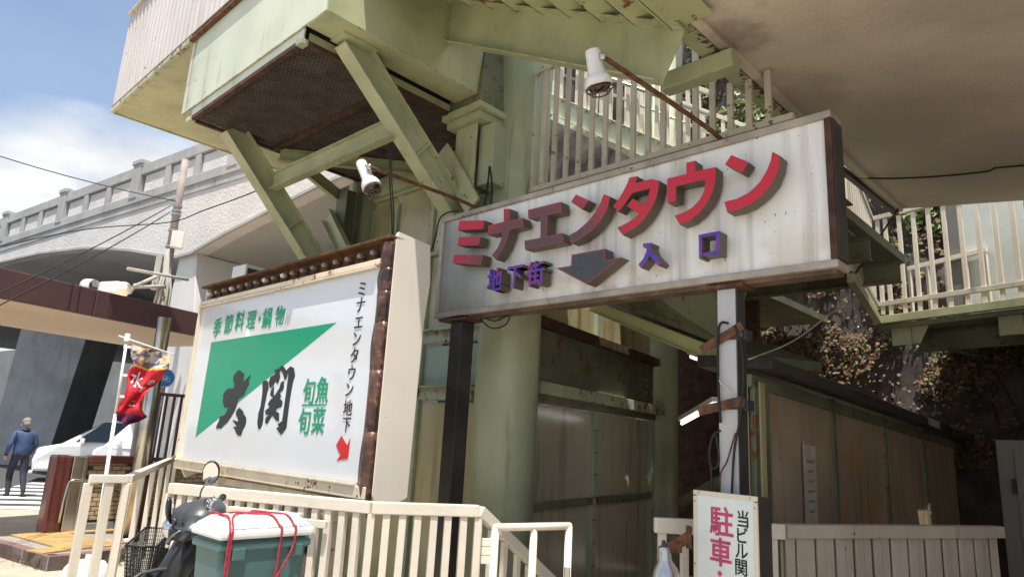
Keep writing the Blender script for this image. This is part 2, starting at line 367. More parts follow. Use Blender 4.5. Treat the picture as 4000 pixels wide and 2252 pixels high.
# ================================================================== road bridge
DB = azv(-54); NB_ = V((-DB.x*0+.588, .809, 0)); PB = V((-7.74, 15.1, 0))
def B(wd, z, dpt=0): return PB+DB*wd+NB_*dpt+UP*z
br = thing('road_bridge', B(0, -.4), 'long grey concrete road bridge with panelled parapet in the background', 'bridge')
W0, W1 = -7.5, 30
prof = [(30, 5.2), (24, 5.3), (20, 5.9), (16, 6.3), (11.2, 6.46), (8, 6.39), (4.94, 6.17), (3.5, 5.98), (2.15, 5.76), (.53, 5.43), (-.08, 5.34), (-.68, 5.36), (-1.9, 5.64), (-2.96, 5.84), (-4.92, 6.19), (-7.5, 6.45)]
m = MB(); m.prism([B(a_, z, 0) for a_, z in prof]+[B(-7.5, 6.82), B(30, 6.82)], NB_*.35); m.build('girder_face', 'roughcast', br)
m = MB()
for i in range(len(prof)-1):
    (a0, z0), (a1, z1) = prof[i], prof[i+1]
    m.add([B(a0, z0+.01, .3), B(a1, z1+.01, .3), B(a1, z1+.01, 16), B(a0, z0+.01, 16)], [(0, 1, 2, 3)], True)
m.build('soffit', 'soffit_grey', br)
m = MB()
for i in range(len(prof)-1):                # thin drip lip along the arch
    (a0, z0), (a1, z1) = prof[i], prof[i+1]
    m.bar(B(a0, z0-.02, -.01), B(a1, z1-.02, -.01), .05, .06)
m.build('drip_lip', 'concrete', br)
for k in range(24):                         # smooth band of blocks under the cornice
    a0 = W0+k*(W1-W0)/24; m = MB(); m.box(B(a0+(W1-W0)/48, 6.915, -.01+.15), (W1-W0)/24-.02, .34, .19, DB, NB_); m.build('band_block', 'concrete', br)
for k in range(16):
    a0 = W0+k*(W1-W0)/16; m = MB(); m.box(B(a0+(W1-W0)/32, 7.13, .16), (W1-W0)/16-.015, .44, .25, DB, NB_); m.build('cornice', 'concrete', br, .02)
m = MB(); m.box(B(11, 7.5, .20), W1-W0, .10, .56, DB, NB_); m.build('parapet_core', 'concrete', br)
for k in range(-2, 7):
    wp = 2.55+4.42*k
    if wp < W0-1 or wp > W1: continue
    m = MB(); m.box(B(wp, 7.62, .12), .42, .40, .95, DB, NB_); m.box(B(wp, 8.14, .12), .48, .46, .13, DB, NB_); m.build('parapet_pillar', 'concrete', br, .02)
    m = MB(); m.box(B(wp+2.21, 7.91, .11), 4.0, .30, .28, DB, NB_); m.box(B(wp+2.21, 8.07, .13), 4.0, .2, .04, DB, NB_); m.build('parapet_rail', 'concrete', br, .015)
    for j in range(3):
        m = MB(); m.box(B(wp+.87+1.34*j, 7.51, .075), 1.0, .10, .46, DB, NB_); m.build('parapet_panel', 'roughcast', br)
        if j < 2: m = MB(); m.box(B(wp+1.54+1.34*j, 7.51, .085), .24, .24, .525, DB, NB_); m.build('parapet_mullion', 'concrete', br, .01)
m = MB(); m.hexa([B(.9, -.4, .1), B(-1.9, -.4, .1), B(-1.9, -.4, 9), B(.9, -.4, 9)], [B(0, 5.34, .1), B(-.7, 5.36, .1), B(-.7, 5.36, 9), B(0, 5.34, 9)]); m.build('pier', 'pier_white', br, .02)
pa, pb_ = onD(-40, 1700, 31), onD(185, 1740, 30); pe = (pb_-pa); pe.z = 0; pw_ = pe.length; pe.normalize(); pbk = V((-pe.y, pe.x, 0)); pa.z = 0
pr_ = lambda x, d_, z: pa+pe*x+pbk*d_+UP*z
m = MB(); m.hexa([pr_(0, 0, -.4), pr_(pw_, 0, -.4), pr_(pw_, 2.5, -.4), pr_(0, 2.5, -.4)], [pr_(.3, 0, 5.2), pr_(pw_+.7, 0, 5.2), pr_(pw_+.7, 2.5, 5.2), pr_(.3, 2.5, 5.2)])
m.hexa([pr_(.3, 0, 5.21), pr_(pw_+.7, 0, 5.21), pr_(pw_+.7, 2.5, 5.21), pr_(.3, 2.5, 5.21)], [pr_(-2, 0, 7.5), pr_(pw_+3, 0, 7.5), pr_(pw_+3, 2.5, 7.5), pr_(-2, 2.5, 7.5)]); m.build('pier', 'concrete', br, .02)
m = MB(); m.box(B(20, 3.4, 16), 80, .5, 7.8, DB, NB_); m.build('shade_back_wall', 'concrete_dark', br)  # dark wall puts the shade deep under the bridge into the colour
m = MB(); m.box(B(2.2, 1.5, 9), 5.5, .4, 4.2, DB, NB_); m.build('shutter_wall', 'steel_dark', br)
t = thing('underpass_light', B(3.6, 2.0, 8.6), 'small fluorescent light strip glowing in the dark underpass', 'light')
m = MB(); m.box(B(3.6, 2.0, 8.7), 1.3, .12, .06, DB, NB_); m.build('housing', 'white', t); m = MB(); m.tube([B(3.0, 1.95, 8.66), B(4.2, 1.95, 8.66)], .03); m.build('tube', 'tube_light', t)
# ================================================================== subway entrance canopy
ZT, ZB = 3.40, 3.02
cf, cn_ = onZ(780, 1225, ZT), onZ(0, 1045, ZT); ce = (cn_-cf); ce.z = 0; ce.normalize(); cp = V((ce.y, -ce.x, 0))
if cp.y < 0: cp = -cp
if cp.x > 0: cp = V((-abs(cp.x), abs(cp.y), 0))
cst = cf-ce*1.2; CL = 9.0
can = thing('entrance_canopy', V((cst.x, cst.y, 0)), 'flat entrance canopy with dark brown fascia and beige soffit', 'canopy')
sofw = 3.1
nf = 3
for k in range(nf):
    p0 = cst+ce*(CL*k/nf+.004); p1 = cst+ce*(CL*(k+1)/nf-.004); m = MB(); m.bar(p0-UP*.19, p1-UP*.19, .08, .38); m.build('fascia_panel', 'brown_fascia', can, .012)
m = MB(); q = [cst+cp*.04, cst+ce*CL+cp*.04, cst+ce*CL+cp*sofw, cst+cp*sofw]; m.hexa([V((p.x, p.y, ZB+.03)) for p in q], [V((p.x, p.y, ZT-.03)) for p in q]); m.build('soffit', 'canopy_soffit', can)
for k in range(2):
    c_ = cst+ce*(3.8+2.4*k-.3)+cp*1.35; m = MB(); m.bar(V((c_.x, c_.y, ZB+.0)), V((c_.x, c_.y, ZB+.0))+ce*1.25, .16, .05); f = m.build('light_fitting', 'white', can, .01)
    m = MB(); m.tube([V((c_.x, c_.y, ZB-.035))+ce*.05, V((c_.x, c_.y, ZB-.035))+ce*1.2], .016, 6); m.build('tube', 'plastic_white', f)
for u_, v_, dd in ((556, 1770, 10.6), (-260, 1800, 9.8)):
    p = onD(u_, v_, dd); m = MB(); m.tube([V((p.x, p.y, PZ)), V((p.x, p.y, ZB+.02))], .09, 16); m.lathe([(.14, 0), (.14, .02), (.10, .05)], V((p.x, p.y, PZ)), n=16); m.build('post', 'steel_rail', can)
# ================================================================== utility pole with signal
pp = V((-7.18, 13.74, 0)); ut = thing('utility_pole', pp-UP*.4, 'tall grey utility pole with pinkish top and white boxes', 'utility pole')
m = MB(); m.tube([pp-UP*.4, pp+UP*5.2], [.10, .085], 14); m.build('lower_shaft', 'pole_concrete', ut)
m = MB(); m.tube([pp+UP*5.2, pp+UP*7.15], [.078, .072], 14); m.build('upper_shaft', 'pole_pink', ut)
for z in (5.2, 5.55, 5.9, 5.98, 4.35, 4.1, 3.6, 6.1): m = MB(); m.lathe([(.098, -.02), (.103, 0), (.098, .03)], pp+UP*z, n=14); m.build('band', 'aluminium', ut)
e = azv(62); f_ = azv(-28)
m = MB(); m.box(pp+e*.10-f_*.16+UP*5.33, .24, .14, .36, e); m.build('junction_box', 'ac_white', ut, .02)
m = MB(); m.box(pp-e*.17-f_*.1+UP*4.62, .12, .10, .78, e); m.build('cable_riser', 'concrete', ut, .02)
for dx in (-.12, -.05, .08, .14): m = MB(); m.tube([pp+e*dx-f_*.14+UP*(2.2), pp+e*dx-f_*.14+UP*(4.1+dx), pp+e*(dx*.5)-f_*.12+UP*4.6], .025, 6); m.build('conduit', 'pole_concrete', ut)
ca0, ca1 = onD(498, 1048, 14.6), onD(735, 1092, 15.4); m = MB(); m.tube([ca0, ca1], .032, 8); m.build('crossarm', 'concrete', ut)
m = MB(); m.tube([onD(520, 1120, 14.9), onD(610, 1080, 15.3)], .04, 8); m.tube([onD(520, 1120, 14.9), onD(640, 1118, 15.4)], .035, 8); m.tube([onD(505, 1145, 14.9), onD(530, 1110, 14.95)], .035, 8); m.build('signal_bracket', 'concrete', ut)
sg = thing('traffic_signal', onD(460, 1130, 14.9), 'white traffic signal head seen from the side on the utility pole', 'traffic signal')
c_ = onD(462, 1128, 14.9); hx = azv(-70); 
m = MB(); m.box(c_+hx*.12, .50, .30, .26, hx); m.ball(c_-hx*.13, .14, 12); m.build('housing', 'ac_white', sg, .05)
for k in range(3):
    o_ = c_+hx*.38+UP*(.02-.05*k)+azv(20)*(.25*k-.2); m = MB(); m.lathe([(.13, 0), (.14, .12), (.145, .22), (.135, .22), (.12, 0)], o_, hx, 14); m.build('visor', 'ac_white' if k == 0 else 'steel_dark', sg)
# wires
def wire(name, pts, r, label, m_='cable'): return tag(MB().tube(pts, r, 5).build(name, m_), label, 'cable')
wire('overhead_cable', sag(onD(-400, 470, 15), onD(685, 785, 13.6), .12), .010, 'single overhead cable crossing the sky to the pole top')
wire('overhead_cable', sag(onD(672, 800, 13.6), onD(-80, 1180, 9.4), .05), .009, 'upper of two dark cables slanting from the pole to the canopy')
wire('overhead_cable', sag(onD(664, 828, 13.6), onD(-30, 1205, 9.4), .05), .009, 'lower of two dark cables slanting from the pole to the canopy')
wire('overhead_cable', smoothpath([onD(-200, 1010, 18), onD(150, 930, 16.5), onD(380, 890, 15.5), onD(660, 868, 14.2), onD(800, 820, 13), onD(990, 750, 11.5), onD(1100, 690, 10.5)]), .011, 'long cable passing the pole across the bridge face')
# blue bicycle sign
o_ = onD(643, 1475, 12.5); hx = (EYE-o_); hx.z = 0; hx.normalize(); hy = UP.cross(hx)
bs_ = thing('bicycle_sign', V((o_.x, o_.y, -.4)), 'round blue bicycle path sign behind the red banner', 'road sign')
m = MB(); m.lathe([(0, .0), (.155, 0), (.155, .02), (0, .02)], o_, hx, 28, False); m.build('rim', 'white', bs_)
m = MB(); m.lathe([(.142, .0), (.142, .026), (0, .026)], o_, hx, 28, False); m.build('face', 'blue_sign', bs_)
m = MB()
def ring(c, r, w_):
    pts = [c+(hy*math.cos(2*math.pi*k/16)+UP*math.sin(2*math.pi*k/16))*r for k in range(17)]
    m.tube(pts, w_, 4, False)
f0 = o_+hx*.032; ring(f0+hy*.052-UP*.03, .034, .006); ring(f0-hy*.052-UP*.03, .034, .006)
for a_, b_ in (((.10, -.06), (.04, .07)), ((.04, .07), (-.06, .06)), ((-.06, .06), (.0, -.06)), ((.0, -.06), (.05, .05)), ((-.10, -.06), (-.05, .10)), ((-.05, .10), (-.1, .11)), ((.0, -.06), (.10, -.06))):
    m.tube([f0+hy*a_[0]*.52+UP*a_[1]*.52, f0+hy*b_[0]*.52+UP*b_[1]*.52], .005, 4)
m.build('bicycle_symbol', 'white', bs_)
m = MB(); m.tube([V((o_.x, o_.y, -.4))-hx*.03, o_+UP*.3-hx*.03], .04, 8); m.build('post', 'aluminium', bs_)
# ================================================================== vans
def car(name, pos, heading, label, style):
    root = thing(name, pos, label, 'car', 'white vans waiting under the bridge'); X = azv(heading); Y = azv(heading-90)
    P = lambda x, y, z: V(pos)+X*x+Y*y+UP*z
    if style == 0:
        L, Wd = 4.6, .86; low = [(2.28, .28), (2.32, .55), (2.25, .90), (1.75, 1.02), (1.25, 1.08), (-2.25, 1.12), (-2.3, .3)]
        cab = [(1.75, 1.0, .80), (.75, 1.66, .62), (.3, 1.80, .60), (-1.9, 1.82, .60), (-2.25, 1.05, .80)]
    else:
        L, Wd = 3.4, .74; low = [(1.70, .28), (1.74, .6), (1.68, 1.02), (1.45, 1.12), (.9, 1.14), (-1.68, 1.14), (-1.7, .3)]
        cab = [(1.50, 1.08, .71), (.92, 1.76, .58), (.5, 1.90, .56), (-1.55, 1.90, .56), (-1.68, 1.1, .70)]
    m = MB(); n = len(low)
    m.add([P(x, -Wd*(.93 if i in (0, 1, 2) else 1), z) for i, (x, z) in enumerate(low)]+[P(x, Wd*(.93 if i in (0, 1, 2) else 1), z) for i, (x, z) in enumerate(low)],
          [tuple(range(n)), tuple(range(2*n-1, n-1, -1))]+[(i, (i+1) % n, (i+1) % n+n, i+n) for i in range(n)])
    m.build('body', 'car_white', root, .07)
    m = MB(); n = len(cab)
    m.add([P(x, -y, z) for x, z, y in cab]+[P(x, y, z) for x, z, y in cab], [tuple(range(n)), tuple(range(2*n-1, n-1, -1))]+[(i, (i+1) % n, (i+1) % n+n, i+n) for i in range(n)])
    m.build('cabin', 'car_white', root, .06)
    def pane(pts, nm, nrm, off=.016):
        m = MB(); m.prism([p+nrm*(off-.01) for p in pts], nrm*.012); m.build(nm, 'car_glass', root, .004)
    (x0, z0, y0), (x1, z1, y1) = cab[0], cab[1]
    q = lambda f, yy: P(lerp(x0, x1, f), yy*lerp(y0, y1, f), lerp(z0, z1, f))
    nn = (X*(z1-z0)+UP*(x0-x1)).normalized(); pane([q(.10, -.9), q(.10, .9), q(.95, .88), q(.95, -.88)], 'windscreen', nn)
    for sd in (-1, 1):
        ny = (Y*sd+UP*.25).normalized()
        xs = [(lerp(x0, x1, .25)-.12, .62), (.05, -.75), (-.82, cab[4][0]+.35)] if style == 0 else [(.85, .1), (.0, -.8), (-.9, -1.4)]
        for k, (xa, xb) in enumerate(xs):
            za, zb = z0+.10, cab[3][1]-.16; ya = lambda z: sd*lerp(y0, cab[3][2], (z-z0)/(cab[3][1]-z0))
            if k == 0: pts = [P(xa, ya(za), za), P(xb-.5 if style == 0 else xb, ya(za), za), P(xb-.5 if style == 0 else xb, ya(zb), zb), P(xa-(.62 if style == 0 else .45), ya(zb), zb)]
            else: pts = [P(xa, ya(za), za), P(xb, ya(za), za), P(xb, ya(zb), zb), P(xa, ya(zb), zb)]
            pane(pts, 'side_window', ny)
        m = MB(); m.box(P(x0-.55 if style == 0 else x0-.35, sd*(Wd+.10), z0+.12), .12, .18, .16, X); m.build('wing_mirror', 'car_white', root, .03)
        for xw in (L*.31, -L*.30):
            m = MB(); c = P(xw, sd*(Wd-.10), .30); m.lathe([(.17, .105), (.28, .10), (.305, .06), (.305, -.1), (.2, -.1)], c, Y*sd, 20); wh = m.build('wheel', 'rubber', root)
            m = MB(); m.lathe([(0, .10), (.07, .11), (.10, .085), (.19, .09)], c, Y*sd, 10, False); m.build('rim', 'aluminium', wh)
            m = MB(); m.lathe([(.34, 0), (.34, .004), (0, .004)], P(xw, sd*(Wd+.003), .34), Y*sd, 20, False); m.build('wheel_arch', 'car_trim', root)
        m = MB(); xh = low[2][0]; m.box(P(xh-.02, sd*(Wd*.70), .80), .10, Wd*.42, .16, X); hl = m.build('headlight', 'chrome', root, .02)
        m = MB(); m.box(P(xh+.02, sd*(Wd*.70), .80), .05, Wd*.36, .11, X); m.build('lens', 'car_glass', hl, .01)
    xg = low[1][0]; m = MB(); m.box(P(xg-.01, 0, .50), .06, Wd*1.3, .30, X); gr = m.build('grille', 'car_trim', root, .015)
    for k in range(4): m = MB(); m.box(P(xg+.025, 0, .40+.07*k), .02, Wd*1.2, .018, X); m.build('grille_bar', 'chrome', gr)
    m = MB(); m.box(P(xg+.04, 0, .50), .015, .33, .165, X); m.build('number_plate', 'white', root, .004)
    m = MB(); m.box(P(xg-.02, 0, .74), .05, Wd*.9, .06, X); m.build('chrome_strip', 'chrome', root, .01)
    m = MB(); m.lathe([(.07, 0), (.07, .012), (.05, .012), (.05, 0)], P(xg+.012, 0, .75), X, 16); m.build('emblem', 'chrome', root)
    m = MB(); m.box(P(xg-.03, 0, .26), .10, Wd*1.9, .10, X); m.build('bumper_skirt', 'car_trim' if style else 'car_white', root, .03)
    return root
p = onZ(128, 1872, -.12); car('parked_van', V((p.x, p.y, -.12))-azv(-116)*2.3, -116, 'larger white van with chrome grille beyond the brick wall', 0)
p = onZ(330, 1912, -.12); car('parked_van', V((p.x, p.y, -.12))-azv(-118)*1.74, -118, 'small white van with its windscreen behind the banner pole', 1)
# ================================================================== walking person
def person(pos, H, face):
    X = azv(face); Y = azv(face-90)               # forward, left
    k = H/1.70; P = lambda f, l, z: V(pos)+X*(f*k)+Y*(l*k)+UP*(z*k)
    J = dict(pel=(P(0, 0, .95), .145, .115), w=(P(0, 0, 1.10), .150, .12), ch=(P(.02, 0, 1.30), .175, .125), nk0=(P(.03, 0, 1.44), .085, .075), nk=(P(.04, 0, 1.50), .055, .055), hd0=(P(.05, 0, 1.56), .072, .085), hd=(P(.06, 0, 1.63), .078, .092), hd1=(P(.06, 0, 1.68), .05, .06),
             ls=(P(.02, .19, 1.39), .075, .075), le=(P(-.08, .27, 1.13), .058, .058), lw=(P(.03, .28, .93), .042, .042), lh=(P(.06, .27, .85), .032, .04), lf=(P(.08, .26, .79), .016, .03),
             rs=(P(.02, -.19, 1.39), .075, .075), re=(P(.0, -.26, 1.13), .058, .058), rw=(P(.16, -.24, .96), .042, .042), rh=(P(.21, -.23, .90), .032, .04), rf=(P(.25, -.23, .86), .016, .03),
             lp=(P(0, .09, .90), .10, .10), lk=(P(.16, .10, .50), .072, .075), la=(P(.05, .10, .10), .05, .055), lt0=(P(.02, .10, .045), .04, .04), lt=(P(.20, .11, .03), .035, .045),
             rp=(P(0, -.09, .90), .10, .10), rk=(P(-.06, -.10, .50), .072, .075), ra=(P(-.28, -.10, .16), .05, .055), rt0=(P(-.31, -.10, .11), .04, .04), rt=(P(-.17, -.11, .04), .035, .045))
    E = 'pel-w w-ch ch-nk0 nk0-nk nk-hd0 hd0-hd hd-hd1 ch-ls ls-le le-lw lw-lh lh-lf ch-rs rs-re re-rw rw-rh rh-rf pel-lp lp-lk lk-la la-lt0 lt0-lt pel-rp rp-rk rk-ra ra-rt0 rt0-rt'.split()
    ks = list(J); me = bpy.data.meshes.new('body'); me.from_pydata([tuple(J[a_][0]-V(pos)) for a_ in ks], [tuple(ks.index(q) for q in e_.split('-')) for e_ in E], [])
    o = bpy.data.objects.new('tmp', me); COL.objects.link(o)
    o.modifiers.new('skin', 'SKIN'); 
    for i, a_ in enumerate(ks):
        sv = me.skin_vertices[0].data[i]; sv.radius = (J[a_][1]*k, J[a_][2]*k); sv.use_root = (a_ == 'pel')
    s_ = o.modifiers.new('sub', 'SUBSURF'); s_.levels = 2; s_.render_levels = 2
    dg = bpy.context.evaluated_depsgraph_get(); m2 = bpy.data.meshes.new_from_object(o.evaluated_get(dg)); bpy.data.objects.remove(o)
    root = thing('person', pos, 'grey haired person in blue jacket walking away at the crossing', 'person')
    ob = bpy.data.objects.new('body', m2); COL.objects.link(ob); ob.parent = root; m2.materials.clear()
    for nm in ('jacket_blue', 'trousers', 'shoe', 'skin'): m2.materials.append(MT[nm])
    hands = [J[x][0]-V(pos) for x in ('lh', 'rh', 'lf', 'rf')]
    for pg in m2.polygons:
        c = pg.center; z = c.z/k; pg.use_smooth = True
        i = 0 if z > .93 else 1
        if z < .085 or (z < .17 and (c.dot(X)/k) < -.22): i = 2
        if z > 1.50 or min((c-h_).length for h_ in hands) < .062*k: i = 3
        pg.material_index = i
    m = MB(); c = P(.045, 0, 1.655); m.ball(c, .098*k, 14, (1, 1, 1.02)); m.ball(P(-.005, 0, 1.60), .082*k, 12, (1, 1, .9)); m.build('hair', 'hair_grey', root)
    for y_ in (.078, -.078): m = MB(); m.ball(P(.065, y_, 1.59), .02*k, 8, (1, .6, 1.5)); m.build('ear', 'skin', root)
    m = MB(); m.tube([P(.065, .083, 1.57), P(.12, .055, 1.575), P(.155, .0, 1.57)], [.012*k, .032*k, .035*k], 8); m.build('face_mask', 'white', root)
    m = MB()
    for z, r_ in ((.965, .152), (.99, .155)): m.tube([P(.0, 0, z)+(X*math.cos(q)*.118+Y*math.sin(q)*.15)*k for q in [2*math.pi*i/20 for i in range(21)]], .014, 6, False)
    m.build('jacket_hem', 'jacket_blue', root)
    m = MB()
    for q in range(21): pass
    m.tube([P(.032, 0, 1.475)+(X*math.cos(a_)*.072+Y*math.sin(a_)*.078)*k for a_ in [2*math.pi*i/16 for i in range(17)]], .022, 6, False); m.build('jacket_collar', 'jacket_blue', root)
    return root
p = onZ(48, 1938, -.12); person(V((p.x, p.y, -.12)), 1.64, -50)
# ================================================================== brick wall of the underground stairway
WD = azv(40); WN_ = azv(130); P0 = onZ(200, 2078, PZ)
def Wp(q, z, o=0): return V((P0.x, P0.y, 0))+WD*q+WN_*o+UP*z
bw = thing('brick_stair_wall', Wp(0, PZ), 'low tan brick wall with polished red granite posts and coping', 'wall')
def gpost(q0, q1, top):
    m = MB(); c = (q0+q1)/2; m.box(Wp(c, (PZ+top-.02)/2-.0, 0), q1-q0, .26, top-.02-PZ, WD, -WN_); m.build('granite_post', 'granite', bw, .025)
gpost(-.16, .06, 1.12)
m = MB(); m.box(Wp(.15, .59, .02), .15, .16, 1.0, WD, -WN_); m.build('metal_strip', 'steel_rail', bw, .01)
m = MB(); m.box(Wp(.25, .59, .0), .05, .16, 1.0, WD, -WN_); m.build('metal_strip', 'steel_rail', bw, .01)
q2 = (pl(552, 1800, P0, WN_)-P0).dot(WD)
gpost(q2-.10, q2+.12, 1.10)
m = MB(); m.box(Wp(.275+(q2-.10-.275)/2, 1.05, .02), q2-.10-.275, .20, .11, WD, -WN_); m.build('coping', 'granite', bw, .015)
m = MB(); m.box(Wp(1.9, .54, -.06), 3.3, .12, .94, WD, -WN_); m.build('mortar_bed', 'mortar', bw)
m = MB(); m.box(Wp(1.7, .12, .03), 2.8, .1, .14, WD, -WN_); m.build('plinth', 'concrete_dark', bw, .01)
bh, bl = .062, .128
src = None; nb_ = 0
for r_ in range(14):
    for k in range(24):
        q = .30+k*bl+(bl/2 if r_ % 2 else 0); z = .22+r_*bh
        if abs(q+bl/2-q2-.01) < .17 or nb_ >= 298 or z > .98: continue
        dep = random.uniform(-.004, .004)
        if src is None:
            mm = MB(); mm.box((0, 0, 0), bl-.011, .03, bh-.010, WD, -WN_); src = mm.build('brick', 'brick', bw, .003, org=V((0, 0, 0))); src.location = Wp(q+bl/2, z+bh/2, .012+dep)-V(bw.location)
        else: inst(src, 'brick', Wp(q+bl/2, z+bh/2, .012+dep), bw)
        nb_ += 1
hr = [pl(u_, v_, P0+WN_*.16, WN_) for u_, v_ in ((228, 2040), (247, 1960), (266, 1893), (272, 1880), (288, 1873), (345, 1876), (360, 1880), (430, 1908), (520, 1945))]
tag(MB().tube(hr, .019, 10).build('steel_handrail', 'steel_rail'), 'bent stainless steel handrail in front of the brick wall', 'handrail')
bf = thing('brown_bar_fence', Wp(q2+.2, 1.0), 'dark brown fence of upright bars above the brick wall', 'fence')
fq = [(pl(u_, 1700, P0, WN_)-P0).dot(WD) for u_ in (600, 640)]; dq = .115
for k in range(16):
    q = fq[0]+dq*k; m = MB(); m.box(Wp(q, (.1+2.02)/2, -.02), .035, .035, 1.92, WD); m.build('bar', 'brown_fascia', bf)
m = MB(); m.box(Wp(fq[0]+.9, 2.04, -.02), 2.0, .05, .05, WD); m.build('top_rail', 'brown_fascia', bf, .006)
m = MB(); m.box(Wp(fq[0]+.9, 1.06, -.018), 2.0, .05, .06, WD); m.build('bottom_rail', 'brown_fascia', bf, .006)
# ================================================================== banner
bd = 6.25; bp0 = onD(392, 2000, bd); bp1 = onD(497, 1318, bd); bxy = V(((bp1.x+bp0.x)/2, (bp1.y+bp0.y)/2, 0))
bn = thing('banner_flag', bxy-UP*.05, 'wind blown red banner on a white pole by the railing', 'banner')
m = MB(); m.tube([bp0.lerp(bp1, -.75), bp0.lerp(bp1, .55)], .014, 8); m.tube([bp0.lerp(bp1, .55), bp1], .011, 8); m.lathe([(.02, -.03), (.02, .03), (0, .035)], bp1, UP, 8); m.build('pole', 'plastic_white', bn)
m = MB(); m.tube([onD(463, 1310, bd), onD(497, 1322, bd), onD(680, 1384, bd-.15)], .006, 6); m.build('cross_arm', 'plastic_white', bn)
rows = [((508, 1338), (662, 1380)), ((510, 1362), (664, 1410)), ((512, 1385), (655, 1432)), ((521, 1408), (645, 1450)), ((507, 1440), (628, 1480)), ((492, 1472), (606, 1506)), ((497, 1508), (588, 1522)), ((490, 1530), (566, 1545)), ((474, 1560), (554, 1570)), ((458, 1588), (553, 1590)), ((450, 1604), (562, 1606)), ((450, 1622), (577, 1622)), ((452, 1640), (545, 1645)), ((470, 1652), (505, 1658))]
NCF = 10; g = []; fm = MB()
for i, (a_, b_) in enumerate(rows):
    for k in range(NCF+1):
        f = k/NCF; dpt = bd+.02-.10*f+.055*math.sin(3.1*f*3+i*1.1)*min(1, f*4)+.03*math.sin(i*1.7); v_ = lerp(a_[1], b_[1], f)+6*math.sin(f*6+i*.8)
        fm.v.append(onD(lerp(a_[0], b_[0], f), v_, dpt))
for i in range(len(rows)-1):
    for k in range(NCF): fm.f.append((i*(NCF+1)+k, i*(NCF+1)+k+1, (i+1)*(NCF+1)+k+1, (i+1)*(NCF+1)+k)); fm.sm.append(True)
z_hi, z_lo = onD(560, 1435, bd).z, onD(500, 1612, bd).z
b = NB('banner_cloth'); zc = b.along((0, 0, 0), (0, 0, 1)); wob = b.math('ADD', zc, b.math('MULTIPLY', b.noise(9, 2), .10))
food = b.mix(b.ramp(b.noise(13, 3, .6), .44, .56), (.10, .09, .11), b.mix(b.ramp(b.noise(10, 2, off=(3, 1, 2)), .45, .55), (.55, .50, .47), (.62, .34, .16)))
c = b.mix(b.ramp(wob, z_hi+.045, z_hi+.06), b.mix(b.ramp(wob, z_hi+.03, z_hi+.04), (.50, .008, .02), (.70, .40, .08)), food)
c = b.mix(b.ramp(wob, z_lo+.035, z_lo+.05), (.12, .012, .06), c)
b.done(c, .65, Subsurface_Weight=.0, Transmission_Weight=.0)
cl = fm.build('cloth', 'banner_cloth', bn, fix=False)
sd_ = cl.modifiers.new('solid', 'SOLIDIFY'); sd_.thickness = .002
for u_ in ((487, 1352), (474, 1462), (463, 1545)):
    m = MB(); m.box(onD(u_[0]+10, u_[1]+2, bd), .05, .012, .02, azv(70)); m.build('loop', 'plastic_white', bn)
# water filled base on the ground
bc = onZ(330, 2262, -.08); m = MB(); m.lathe([(.0, .20), (.10, .20), (.17, .18), (.21, .13), (.235, .05), (.235, 0)], V((bc.x, bc.y, -.08)), n=24); m.lathe([(.03, .20), (.03, .26), (0, .26)], V((bc.x, bc.y, -.08)), n=10)
wb = tag(m.build('weight_base', 'plastic_white'), 'white rounded plastic weight standing at the railing foot', 'weight base')
# weeds
def tuft(name, c, n, h, spread, label, mats=('leaf_green', 'leaf_dry'), leaf=.03):
    root = thing(name, c, label, 'weed', 'weeds along the kerb')
    for mi, mt in enumerate(mats):
        m = MB()
        for _ in range(n):
            q = V(c)+V((random.gauss(0, spread), random.gauss(0, spread*.6), 0)); top = q+V((random.gauss(0, h*.4), random.gauss(0, h*.4), h*random.uniform(.4, 1)))
            m.tube([q, top], .0015, 3, False)
            for k in range(4):
                p = q.lerp(top, random.uniform(.2, 1)); e_ = V((random.gauss(0, 1), random.gauss(0, 1), random.gauss(.3, .5))).normalized(); s_ = e_.cross(V((random.random(), random.random(), random.random()))).normalized(); L = leaf*random.uniform(.5, 1.2)
                m.add([p, p+e_*L*.5+s_*L*.28, p+e_*L, p+e_*L*.5-s_*L*.28], [(0, 1, 2, 3)])
        m.build('foliage' if mi == 0 else 'dry_foliage', mt, root, fix=False)
tuft('weed_tuft', onZ(120, 2205, -.08), 26, .13, .10, 'dry weeds growing at the granite kerb, left of its corner')
tuft('weed_tuft', onZ(158, 2222, -.08), 12, .15, .05, 'small green weed right at the kerb corner')
tuft('weed_tuft', onZ(490, 2205, -.08), 16, .14, .06, 'green weed sprouting behind the railing and basket', ('leaf_green', 'leaf_green'))
# ================================================================== railings
def railing(root, path, zt, zb, sp, bw_, bd_, rw, rh, mat, slope_b=None, posts=True, first=0):
    src = {}
    for i in range(len(path)-1):
        p0, p1 = V(path[i]), V(path[i+1]); d = p1-p0; L = V((d.x, d.y, 0)).length; dh = V((d.x, d.y, 0)).normalized()
        m = MB(); m.bar(p0-UP*(rh/2), p1-UP*(rh/2), rw, rh); m.build('top_rail', mat, root, .006)
        n = max(1, round(L/sp)); ang = math.atan2(dh.y, dh.x)
        for k in range(n+(1 if i == len(path)-2 else 0)):
            p = p0.lerp(p1, k/n); H = p.z-rh-zb if slope_b is None else slope_b
            key = round(H, 3)
            if key not in src:
                m = MB(); m.box((0, 0, -H/2), bw_, bd_, H); o = m.build('baluster', mat, root, .004, org=V((0, 0, 0))); o.location = p-UP*rh-V(root.location); o.rotation_euler = (0, 0, ang); src[key] = o
            else: inst(src[key], 'baluster', p-UP*rh+dh*random.gauss(0, .003), root, (random.gauss(0, .005), random.gauss(0, .006), ang+random.gauss(0, .03)))
ZR = 1.2
FA = [onZ(352, 1852, ZR), onZ(504, 1853, ZR), onZ(690, 1776, ZR)]
